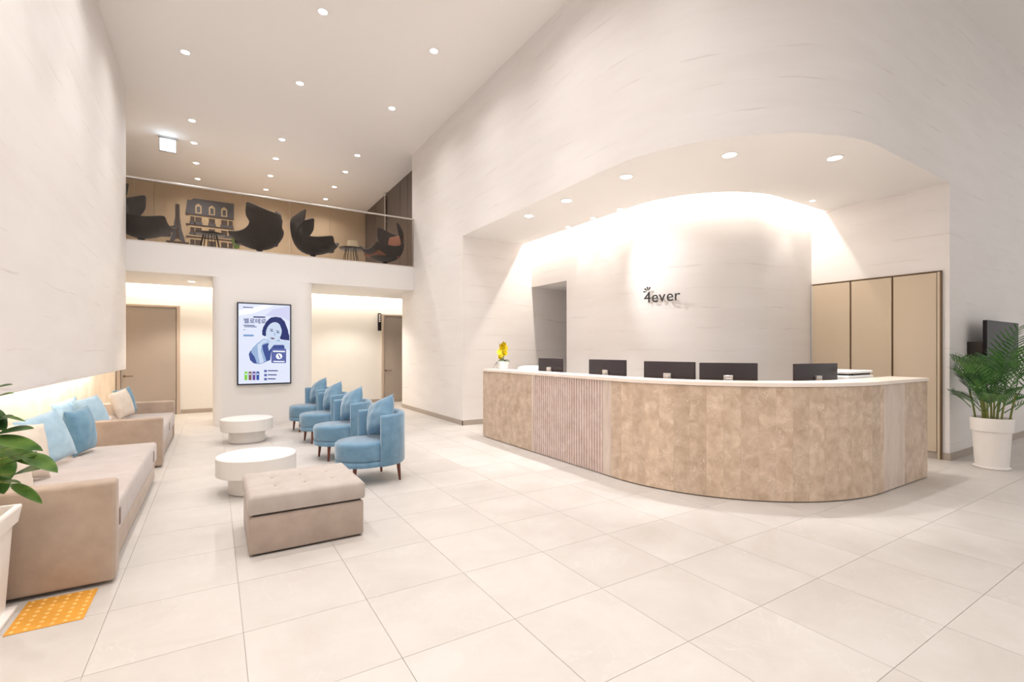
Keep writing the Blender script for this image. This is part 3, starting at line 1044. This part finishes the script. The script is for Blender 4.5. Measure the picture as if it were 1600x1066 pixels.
def pillow_bm(w_, h_, th, seed=0, n=14, wr=.006):
    """pillow in the yz plane, face along +x, bottom edge at z=0"""
    rn = random.Random(seed)
    ph = [rn.uniform(0, 6.28) for _ in range(6)]
    bm = bmesh.new()
    g = {}
    for s_ in (1, -1):
        for i in range(n + 1):
            for j in range(n + 1):
                u, v = 2 * i / n - 1, 2 * j / n - 1
                if s_ == -1 and (i in (0, n) or j in (0, n)):
                    g[s_, i, j] = g[1, i, j]
                    continue
                e = max(0, (1 - u * u) * (1 - v * v))
                d = th * .5 * e ** .42
                pinch = 1 - .055 * (1 - abs(u) ** 3 * 1) * abs(v) ** 6
                pinchv = 1 - .055 * (1 - abs(v) ** 3) * abs(u) ** 6
                d += wr * e * math.sin(5 * u + ph[0] + 3 * v) * math.sin(7 * v + ph[1] - 4 * u)
                g[s_, i, j] = bm.verts.new((s_ * d, u * w_ / 2 * pinchv, h_ / 2 + v * h_ / 2 * pinch))
    for s_ in (1, -1):
        for i in range(n):
            for j in range(n):
                f = (g[s_, i, j], g[s_, i + 1, j], g[s_, i + 1, j + 1], g[s_, i, j + 1])
                bm.faces.new(f if s_ == 1 else f[::-1])
    return bm


def cushion(x, y, z, w_, h_, th, yaw, lean, roll, m, label, seed, group=None, wr=.006):
    """yaw: direction the face looks to (0 = +x); lean back by lean; roll in the plane"""
    bm = pillow_bm(w_, h_, th, seed, wr=wr)
    bmesh.ops.translate(bm, verts=bm.verts, vec=(0, 0, -h_ / 2))
    bmesh.ops.rotate(bm, verts=bm.verts, cent=(0, 0, 0), matrix=Matrix.Rotation(R(roll), 3, 'X'))
    bmesh.ops.rotate(bm, verts=bm.verts, cent=(0, 0, 0), matrix=Matrix.Rotation(-R(lean), 3, 'Y'))
    bmesh.ops.rotate(bm, verts=bm.verts, cent=(0, 0, 0), matrix=Matrix.Rotation(R(yaw), 3, 'Z'))
    zm = min(v.co.z for v in bm.verts)
    bmesh.ops.translate(bm, verts=bm.verts, vec=(0, 0, -zm))
    o = obj('cushion', bm, m, ang=80)
    o.location = (x, y, z)
    return tag(o, label, 'cushion', group)


SG = 'loose cushions on the sofas'
CUSH = [
    (-1.08, 6.02, .418, .40, .43, .17, -14, 8, 3, 'bcush', 'blue cushion with creases propped upright on the nearer sofa', 1),
    (-1.20, 5.50, .418, .46, .44, .14, -24, 18, 8, 'pcush', 'pale blue cushion behind a cream cushion on the nearer sofa', 2),
    (-1.24, 4.90, .418, .46, .43, .17, -34, 16, -8, 'ccush', 'cream cushion in front of the pale blue cushion on the nearer sofa', 3),
    (-1.18, 4.40, .418, .40, .34, .14, -26, 14, 0, 'ccush', 'cream cushion behind the leaves of the plant at the left edge', 4),
    (-1.24, 7.50, .418, .42, .43, .16, -26, 20, 6, 'pcush', 'pale blue cushion leaning over the near arm of the farther sofa', 5),
    (-1.42, 7.36, .418, .40, .40, .12, -22, 10, 8, 'pcush', 'pale blue cushion mostly hidden behind another pale blue one on the farther sofa', 8),
    (-1.12, 8.76, .418, .38, .40, .15, -24, 14, 8, 'ccush', 'cream cushion in front of a blue cushion on the farther sofa', 6),
    (-1.13, 9.12, .418, .38, .41, .14, -24, 12, 6, 'bcush', 'blue cushion behind a cream cushion at the far end of the farther sofa', 7),
]
for c in CUSH:
    cushion(*c[:9], M[c[9]], c[10], c[11], SG)

# ottoman
t = empty('ottoman', (.58, 4.03, 0), 0, 'rectangular grey beige storage ottoman with a button-tufted lid', 'ottoman')
obj('base', nbox(-.382, .382, -.358, .358, .012, .268, .018, 3), M['otto'], t)
obj('plinth', nbox(-.36, .36, -.33, .33, 0, .012), M['darkmetal'], t, smooth=False)
bm = bmesh.new()
nx, ny = 60, 56
W2, D2 = .386, .362
B = [(-.20, -.12), (0, -.12), (.20, -.12), (-.20, .12), (0, .12), (.20, .12)]
g = {}
for i in range(nx + 1):
    for j in range(ny + 1):
        u, v = 2 * i / nx - 1, 2 * j / ny - 1
        x, y = W2 * u, D2 * v
        ed = min(W2 - abs(x), D2 - abs(y))
        z = .418 - .02 * math.exp(-ed / .012)
        for (bx_, by_) in B:
            dd = math.hypot(x - bx_, y - by_)
            z -= .011 * math.exp(-(dd / .03) ** 2)
        dy = min(abs(y - .12), abs(y + .12)); dx = min(abs(x), abs(x - .2), abs(x + .2))
        z -= .0018 * (math.exp(-(dy / .012) ** 2) + math.exp(-(dx / .012) ** 2))
        g[i, j] = bm.verts.new((x, y, z))
for i in range(nx):
    for j in range(ny):
        bm.faces.new((g[i, j], g[i + 1, j], g[i + 1, j + 1], g[i, j + 1]))
rim = [g[i, 0] for i in range(nx + 1)] + [g[nx, j] for j in range(1, ny + 1)] + [g[i, ny] for i in range(nx - 1, -1, -1)] + [g[0, j] for j in range(ny - 1, 0, -1)]
prev = rim
for (k, z) in ((1.006, .385), (1.004, .30), (.985, .285)):
    nr_ = [bm.verts.new((v.co.x * k, v.co.y * k, z)) for v in rim]
    for a in range(len(rim)):
        b_ = (a + 1) % len(rim)
        bm.faces.new((prev[a], nr_[a], nr_[b_], prev[b_]))
    prev = nr_
bm.faces.new(prev)
obj('lid', bm, M['ottol'], t, ang=60)
obj('lid_gap', nbox(-.36, .36, -.335, .335, .266, .287), M['darkmetal'], t, smooth=False)
for (bx_, by_) in B:
    obj('button', lathe(bmesh.new(), [(.010, .404), (.009, .410), (.004, .412)], 12, bx_, by_), M['otto'], t)

# coffee tables
def table(x, y, label):
    t = empty('coffee_table', (x, y, 0), 0, label, 'table', 'round white coffee tables')
    obj('tabletop', lathe(bmesh.new(), [(.352, .18), (.36, .186), (.36, .352), (.354, .36)], 72), M['white'], t)
    obj('base', lathe(bmesh.new(), [(.25, .006), (.25, .18)], 64), M['white'], t)
    obj('foot_ring', lathe(bmesh.new(), [(.245, 0), (.245, .008)], 48), M['darkmetal'], t)


table(.365, 5.46, 'round white two-tier coffee table behind the ottoman, nearer one')
table(.43, 8.46, 'round white two-tier coffee table in front of the column, farther one')

# ------------------------------------------------------------------ blue chairs
def make_chair():
    t = empty('tub_chair', (0, 0, 0), 0, '', 'chair', 'blue velvet tub chairs in a row')
    # local: faces -x. seat centre at (-.02,0)
    n = 56
    rx, ry = .315, .30
    cx_ = -.055
    bm = lathe(bmesh.new(), [(.93, .245), (.99, .262), (1.0, .30), (1.0, .395), (.985, .42), (.94, .436), (.6, .444), (.15, .446)], n, sx=rx, sy=ry)
    bmesh.ops.translate(bm, verts=bm.verts, vec=(cx_ + .0, 0, 0))
    obj('seat', bm, M['velvet'], t, ang=50)
    bm = lathe(bmesh.new(), [(.90, .185), (.985, .19), (1.0, .205), (1.0, .238), (.97, .247)], n, sx=rx, sy=ry)
    bmesh.ops.translate(bm, verts=bm.verts, vec=(cx_, 0, 0))
    obj('seat_base', bm, M['velvet'], t, ang=50)
    # shell: an arc of thick upholstery
    bm = bmesh.new()
    NA = 40
    rings = []
    for i in range(NA + 1):
        a = R(-100 + 200 * i / NA)
        ro_x, ro_y, ri_x, ri_y = .335, .335, .272, .272
        ctr = (.035, 0)
        e = min(i, NA - i)
        k = 0 if e >= 1 else .012
        top = .725 + .012 * math.cos(a)
        c, s_ = math.cos(a), math.sin(a)
        prof = [(ri_x + k, .20), (ri_x + k, top - .025), (ri_x + .012 + k, top - .006), ((ri_x + ro_x) / 2, top), (ro_x - .012 - k, top - .006), (ro_x - k, top - .028), (ro_x - k, .21), (ro_x - .015, .19)]
        rings.append([bm.verts.new((ctr[0] + r_ * c, ctr[1] + r_ * s_ * (ro_y / ro_x), z)) for r_, z in prof])
    m_ = len(rings[0])
    for a_, b_ in zip(rings, rings[1:]):
        for k in range(m_):
            bm.faces.new((a_[k], a_[(k + 1) % m_], b_[(k + 1) % m_], b_[k]))
    bm.faces.new(rings[0]); bm.faces.new(rings[-1][::-1])
    obj('backrest', bm, M['velvet'], t, ang=50)
    for (x, y) in ((-.24, -.17), (-.24, .17), (.22, -.22), (.22, .22)):
        bm = tube(bmesh.new(), [(x, y, .19), (x * 1.06, y * 1.06, 0)], .022, .012, 14)
        obj('leg', bm, M['wood'], t)
    return t


chair0 = make_chair()
CH = [(1.445, 5.25, 'blue velvet tub chair nearest the camera, beside the ottoman'),
      (1.45, 6.58, 'second blue velvet tub chair from the camera in the row'),
      (1.47, 7.90, 'third blue velvet tub chair from the camera in the row'),
      (1.47, 9.12, 'farthest blue velvet tub chair of the row, near the column')]
for k, (x, y, l) in enumerate(CH):
    c = chair0 if k == 0 else copy_tree(chair0)
    c.location = (x, y, 0)
    c.rotation_euler = (0, 0, R(8))
    c['label'] = l
    # loose cushion in each chair
    cushion(x + .115, y + .02, .446, .40, .385, .18, 188 + 8, 22, 24, M['velvet'],
            'blue cushion leaning in ' + ('the nearest blue tub chair', 'the second blue tub chair from the camera', 'the third blue tub chair from the camera', 'the farthest blue tub chair')[k],
            20 + k, 'cushions in the tub chairs', .01)

# ------------------------------------------------------------------ mezzanine railing and furniture
t = empty('glass_railing', (0, 10.67, MEZ + .03), 0, 'clear glass railing with a slim metal handrail along the mezzanine edge', 'railing')
xs = [-6, -3.6, -1.2, 1.3, 3.925]
for a, b_ in zip(xs, xs[1:]):
    obj('glass_panel', nbox(a + .004, b_ - .004, 0, .012, .02, 1.10), M['glass'], t, smooth=False)
obj('handrail', nbox(-6, 3.925, -.014, .028, 1.10, 1.135, .006), M['steel'], t)
obj('bottom_channel', nbox(-6, 3.925, -.015, .03, 0, .025, .003), M['steel'], t)
obj('end_post', nbox(3.925, 3.944, -.012, .026, 0, 1.135, .003), M['steel'], t)


def lounge_shell(t, inside, twist=0):
    """wing backed lounge chair facing +x, built as one thick bent shell"""
    prof = [(.50, .44, .34, .10), (.46, .36, .38, .20), (.30, .26, .42, .26), (.08, .20, .44, .30), (-.14, .20, .45, .34), (-.32, .30, .45, .38),
            (-.41, .48, .44, .38), (-.45, .66, .43, .38), (-.47, .82, .41, .40), (-.46, .94, .38, .42)]
    NS = 12
    bm = bmesh.new()
    rows_ = []
    for (x, z, hw, wing) in prof:
        r_ = []
        for k in range(NS + 1):
            u = 2 * k / NS - 1
            up = wing * abs(u) ** 2.6
            # wings rise on the seat, come forward on the back
            f = min(1, max(0, (z - .25) / .4)) if x < -.2 else 0
            r_.append(bm.verts.new((x + up * (.05 + .95 * f), u * hw, z + up * (1 - .5 * f))))
        rows_.append(r_)
    for a, b_ in zip(rows_, rows_[1:]):
        for k in range(NS):
            bm.faces.new((a[k], a[k + 1], b_[k + 1], b_[k]))
    bmesh.ops.recalc_face_normals(bm, faces=bm.faces)
    bmesh.ops.solidify(bm, geom=bm.faces[:], thickness=.05)
    o = obj('shell', bm, M['dgrey'], t, ang=60)
    md = o.modifiers.new('sub', 'SUBSURF'); md.levels = 1; md.render_levels = 1
    bm = nbox(-.24, .40, -.28, .28, .30, .42, .04, 3)
    obj('seat_pad', bm, inside, t)
    bm = nbox(-.04, .05, -.26, .26, -.02, .46, .035, 3)
    bmesh.ops.rotate(bm, verts=bm.verts, cent=(0, 0, 0), matrix=Matrix.Rotation(R(-10), 3, 'Y'))
    bmesh.ops.translate(bm, verts=bm.verts, vec=(-.27, 0, .42))
    obj('back_pad', bm, inside, t)
    obj('pedestal', lathe(bmesh.new(), [(.24, 0), (.24, .012), (.10, .03), (.035, .07), (.03, .14), (.07, .20)], 24), M['darkmetal'], t)


for (x, y, rz, ins, l) in ((-1.16, 11.25, -14, 'dgrey', 'dark lounge chair at the left end of the mezzanine, cut by the wall'),
                           (.80, 11.28, 128, 'dgrey', 'dark lounge chair turned away behind the railing, right of the printed building'),
                           (1.84, 11.25, -22, 'dgrey', 'dark lounge chair with a slanted back in the middle right of the mezzanine'),
                           (3.44, 11.25, 200, 'lcush', 'dark lounge chair with rust coloured inside at the right end of the mezzanine')):
    t = empty('lounge_chair', (x, y, MEZ), R(rz), l, 'chair', 'lounge chairs on the mezzanine')
    lounge_shell(t, M[ins])


def wire_table(x, y, rt, h, label):
    t = empty('wire_side_table', (x, y, MEZ), 0, label, 'table', 'wire side tables on the mezzanine')
    obj('tabletop', lathe(bmesh.new(), [(rt * .9, h - .03), (rt, h - .012), (rt, h)], 36), M['darkmetal'], t)
    for k in range(14):
        a = 2 * PI * k / 14
        c, s_ = math.cos(a), math.sin(a)
        obj('wire_leg', tube(bmesh.new(), [(c * rt * .45, s_ * rt * .45, h - .03), (c * rt * .6, s_ * rt * .6, h * .5), (c * rt * .68, s_ * rt * .68, 0)], .006, n=6), M['darkmetal'], t)
    obj('base_ring', lathe(bmesh.new(), [(rt * .66, 0), (rt * .70, 0), (rt * .70, .012), (rt * .66, .012)], 32, cap=False), M['darkmetal'], t)


wire_table(-.075, 11.25, .26, .42, 'dark round wire table in front of the printed building upstairs')
wire_table(2.65, 11.25, .26, .44, 'dark round wire table holding the pale lamp upstairs')
t = empty('table_lamp', (2.69, 11.25, MEZ + .44), 0, 'small pale drum shade lamp on the right wire table upstairs', 'lamp')
obj('lamp_shade', lathe(bmesh.new(), [(.13, .03), (.11, .17)], 32), M['shade'], t)
obj('lamp_foot', lathe(bmesh.new(), [(.05, 0), (.045, .012), (.012, .03)], 16), M['darkmetal'], t)

# door profile on the dark panel wall
t = empty('dark_door_pull', (4.25, 13.75, 0), 0, 'tall pale vertical pull bar on the dark panelled wall upstairs', 'door handle')
obj('pull_bar', nbox(-.06, -.02, -.02, .02, 4.2, 5.98, .004), M['steel'], t)
for z in (4.5, 5.15, 5.8):
    obj('bracket', nbox(-.02, 0, -.015, .015, z, z + .03), M['steel'], t, smooth=False)

# mural on the tan wall
t = empty('wall_mural', (0, 16.085, 0), 0, 'printed mural of an old slate-roofed town building and lattice tower upstairs', 'mural')


def mp(name, pts, m, lay=0):
    return obj(name, prism_xz(bmesh.new(), pts, -.012 - .004 * lay, -.006 - .004 * lay), m, t, smooth=False)


BX0, BX1 = -.62, .48
mp('facade', [(BX0, 3.4), (BX1, 3.4), (BX1, 5.22), (BX0, 5.22)], M['stoneprint'])
mp('roof', [(BX0 - .06, 5.20), (BX1, 5.20), (BX1, 5.66), (BX0 + .13, 5.66), (BX0 + .06, 5.60), (BX0 - .02, 5.60)], M['slate'], 1)
for z in (5.20, 4.92, 4.58, 4.24):
    mp('cornice', [(BX0 - .05, z - .02), (BX1, z - .02), (BX1, z + .02), (BX0 - .05, z + .02)], M['brown'], 2)
for x in (-.38, -.06, .24):
    mp('dormer', [(x - .075, 5.25), (x + .075, 5.25), (x + .075, 5.46), (x, 5.53), (x - .075, 5.46)], M['stoneprint'], 2)
    mp('dormer_window', [(x - .04, 5.28), (x + .04, 5.28), (x + .04, 5.44), (x - .04, 5.44)], M['slate'], 3)
for z in (4.96, 4.66, 4.32, 3.98):
    for x in (-.52, -.38, -.06, .24, .40):
        w_ = .05 if x in (-.52, .40) else .075
        mp('window', [(x - w_, z + .02), (x + w_, z + .02), (x + w_, z + .19), (x - w_, z + .19)], M['brown'], 1)
        mp('balcony', [(x - w_ - .02, z - .02), (x + w_ + .02, z - .02), (x + w_ + .02, z + .05), (x - w_ - .02, z + .05)], M['slate'], 2)
TXc = -.86
mp('tower', [(TXc - .24, 4.32), (TXc - .18, 4.40), (TXc - .09, 4.75), (TXc - .05, 5.1), (TXc - .045, 5.44), (TXc + .045, 5.44), (TXc + .05, 5.1), (TXc + .09, 4.75), (TXc + .18, 4.40), (TXc + .24, 4.32), (TXc + .11, 4.40), (TXc + .03, 4.50), (TXc - .03, 4.50), (TXc - .11, 4.40)], M['slate'])
mp('tower_deck', [(TXc - .26, 4.36), (TXc + .26, 4.36), (TXc + .26, 4.41), (TXc - .26, 4.41)], M['brown'], 1)
mp('tower_spire', [(TXc - .035, 4.5), (TXc + .035, 4.5), (TXc + .025, 5.42), (TXc - .025, 5.42)], M['brown'], 1)
mp('tree_print', [(.50, 4.35), (.62, 4.4), (.66, 4.7), (.58, 4.9), (.46, 4.85), (.42, 4.6)], M['olive'], 3)

# ------------------------------------------------------------------ tactile plate
t = empty('tactile_paving', (-.73, 3.49, 0), 0, 'yellow studded tactile floor plate beside the sofa arm', 'floor plate')
obj('plate', nbox(-.15, .15, -.19, .19, .0005, .004, .001, 1), M['yellow'], t)
sm = None
for i in range(6):
    for j in range(8):
        x, y = -.125 + i * .05, -.168 + j * .048
        if sm is None:
            b_ = lathe(bmesh.new(), [(.0105, .0035), (.009, .0065), (.005, .008)], 10)
            sm = bpy.data.meshes.new('stud'); b_.to_mesh(sm); b_.free(); sm.materials.append(M['stud'])
            smooth_mesh(sm, 60)
        o = bpy.data.objects.new('stud', sm); COL.objects.link(o); o.parent = t; o.location = (x, y, 0)

# ------------------------------------------------------------------ palm at right
t = empty('potted_palm', (7.90, 1.84, 0), 0, 'areca palm in a tall round white pot by the right wall', 'plant')
bm = bmesh.new()
n = 40
prof = [(.145, .012), (.15, .03), (.172, .44), (.188, .445), (.194, .585), (.19, .60), (.178, .60), (.172, .57)]
lathe(bm, prof, n)
obj('pot', bm, M['pot'], t, ang=40)
obj('saucer', lathe(bmesh.new(), [(.15, 0), (.165, .004), (.168, .018), (.15, .02)], 40), M['pot'], t)
obj('soil', lathe(bmesh.new(), [(.174, .56), (.174, .575), (.05, .582)], 24), M['soil'], t)
rnd = random.Random(11)


def frond(base, ang, lean, L, W):
    """palm frond: a bending rib with narrow leaflets on both sides"""
    bm = bmesh.new()
    pts = []
    n_ = 16
    p = Vector(base)
    el = R(90 - lean)
    for i in range(n_ + 1):
        pts.append(p.copy())
        el -= R(46) / n_ * (0.25 + 1.4 * i / n_)
        d = Vector((math.cos(ang) * math.cos(el), math.sin(ang) * math.cos(el), math.sin(el)))
        p = p + d * (L / n_)
    tube(bm, pts, .006, .0015, 6)
    for i in range(5, n_ + 1):
        u = (i - 5) / (n_ - 5)
        d = (pts[i] - pts[i - 1]).normalized()
        side = d.cross(Vector((0, 0, 1))).normalized()
        upv = side.cross(d).normalized()
        for sgn in (-1, 1):
            for half in (.15 if sgn > 0 else .6,):
                q = pts[i - 1].lerp(pts[i], half)
                ll = W * 1.25 * (.55 + .75 * math.sin(PI * (u * .75 + .12))) * rnd.uniform(.85, 1.1)
                dirv = (side * sgn * .75 + d * .8 + upv * .25).normalized()
                wv = .0075
                perp = dirv.cross(upv).normalized()
                a = [q + dirv * ll * s_ - Vector((0, 0, 1)) * (ll * .2 * s_ * s_) for s_ in (0, .35, .7, 1)]
                ws = (.004, wv, wv * .8, .0006)
                L_ = [bm.verts.new(a[k] + perp * ws[k]) for k in range(4)]
                C_ = [bm.verts.new(a[k] - upv * ws[k] * .4) for k in range(4)]
                R_ = [bm.verts.new(a[k] - perp * ws[k]) for k in range(4)]
                for k in range(3):
                    bm.faces.new((L_[k], L_[k + 1], C_[k + 1], C_[k]))
                    bm.faces.new((C_[k], C_[k + 1], R_[k + 1], R_[k]))
    for v in bm.verts:          # leaves bend where they meet the wall
        if v.co.x > .52 and v.co.y > .14:
            v.co.y = .14 + (v.co.y - .14) * .08
        if v.co.y > .34:
            v.co.y = .34 + (v.co.y - .34) * .10
    return bm


for k in range(11):
    a = 2 * PI * k / 11 + .3
    r0 = .05 + .05 * (k % 3)
    bx_, by_ = r0 * math.cos(a), r0 * math.sin(a)
    h = rnd.uniform(.22, .34)
    obj('cane', tube(bmesh.new(), [(bx_, by_, .57), (bx_ * 1.15, by_ * 1.15, .57 + h * .5), (bx_ * 1.35, by_ * 1.35, .57 + h)], .011, .008, 8), M['pstem'], t)
    for q in range(3):
        aa = a + rnd.uniform(-.9, .9)
        ln = rnd.uniform(.55, .80) if q else rnd.uniform(.68, .88)
        lean = rnd.uniform(2, 16) + q * 11
        if math.sin(aa) > .3:      # the wall is close on this side
            ln *= .62
            lean *= .6
        zz = .56 + h * (1, .8, .45)[q]
        if q == 2:
            ln *= .72
            lean += 14
        obj('frond', frond((bx_ * 1.3, by_ * 1.3, zz), aa, lean, ln, rnd.uniform(.12, .19)), M['palm'], t, ang=60)

# ------------------------------------------------------------------ leafy plant at left
t = empty('potted_leafy_plant', (-1.13, 3.40, 0), 0, 'broad-leaved green plant in a square cream pot at the left edge', 'plant')
bm = bmesh.new()


def sqring(h, z):
    return [(-h, -h, z), (h, -h, z), (h, h, z), (-h, h, z)]


rr = [sqring(.185, .02), sqring(.208, .47), sqring(.225, .472), sqring(.238, .555), sqring(.235, .565), sqring(.215, .565), sqring(.205, .50)]
rv = [[bm.verts.new(p) for p in q] for q in rr]
for a, b_ in zip(rv, rv[1:]):
    for k in range(4):
        bm.faces.new((a[k], a[(k + 1) % 4], b_[(k + 1) % 4], b_[k]))
bm.faces.new(rv[0][::-1]); bm.faces.new(rv[-1])
obj('pot', bm, M['pot'], t, smooth=False)
obj('saucer', nbox(-.225, .225, -.225, .225, 0, .02, .006), M['pot'], t)
obj('soil', nbox(-.2, .2, -.2, .2, .50, .515), M['soil'], t, smooth=False)
# leaves: base and tip in metres in front of the camera, at each leaf's own distance
AX, AY = -1.13, 3.40


def P3(u, v, d):
    xc, zc = (u - CU) / F_PX, -(v - CV) / F_PX
    return Vector((d * (sY + xc * cY) - AX, d * (cY - xc * sY) - AY, EYE + zc * d))


LV = [((-30, 616), (15, 594), 2.35, .060, 'leaf'), ((-22, 628), (17, 608), 2.30, .060, 'leaf'), ((-26, 664), (17, 645), 2.38, .08, 'leafd'),
      ((2, 650), (38, 653), 2.30, .022, 'leaf'), ((-10, 680), (48, 662), 2.28, .075, 'leafd'), ((-20, 684), (64, 695), 2.22, .085, 'leaf'),
      ((-18, 708), (16, 690), 2.36, .09, 'leafd'), ((18, 724), (52, 706), 2.26, .10, 'leafd'), ((20, 742), (59, 727), 2.24, .10, 'leaf'),
      ((38, 710), (89, 732), 2.20, .075, 'leaf'), ((-14, 716), (18, 742), 2.32, .11, 'leaf'), ((6, 752), (31, 750), 2.30, .025, 'leaf'),
      ((18, 756), (65, 781), 2.22, .05, 'leaf'), ((-14, 740), (6, 768), 2.34, .10, 'leafd'), ((-34, 636), (8, 668), 2.40, .10, 'leafd'),
      ((-24, 690), (12, 716), 2.42, .11, 'leaf'), ((18, 700), (48, 722), 2.27, .085, 'leaf'), ((-20, 730), (14, 726), 2.36, .10, 'leaf'),
      ((-60, 600), (-22, 580), 2.4, .08, 'leaf'), ((-70, 680), (-30, 660), 2.3, .09, 'leafd'), ((-60, 730), (-25, 745), 2.3, .09, 'leaf')]
hub = Vector((-.05, -.05, .505))
bmS = bmesh.new()
nodes = [Vector((-.10, -.02, .80)), Vector((-.03, .0, .86)), Vector((-.08, .03, .98))]
for q in nodes:
    tube(bmS, [hub + Vector((q.x * .2, q.y * .2, 0)), hub.lerp(q, .5) + Vector((.015, 0, 0)), q], .009, .006, 8)
for (a, b_, d, wd_, m_) in LV:
    A, Bp = P3(a[0], a[1], d + .04), P3(b_[0], b_[1], d - .04)
    X = Bp - A
    Ln = X.length
    X.normalize()
    view = (Vector((0 - AX, 0 - AY, EYE)) - A).normalized()
    Z = (Vector((0, 0, 1)) * .75 + view * .65)
    Z = (Z - X * Z.dot(X)).normalized()
    Y = Z.cross(X)
    bm = leaf_bm(Ln, wd_, .10, .18, 10)
    Mx = Matrix((X, Y, Z)).transposed().to_4x4()
    Mx.translation = A + Z * .0
    bmesh.ops.transform(bm, matrix=Mx, verts=bm.verts)
    obj('leaf', bm, M[m_], t, ang=60)
    nd = min(nodes, key=lambda q: (q - A).length)
    mid_ = nd.lerp(A, .5) + Vector((0, 0, -.02))
    tube(bmS, [nd, mid_, A], .0035, .002, 6)
obj('stem', bmS, M['pstem'], t)
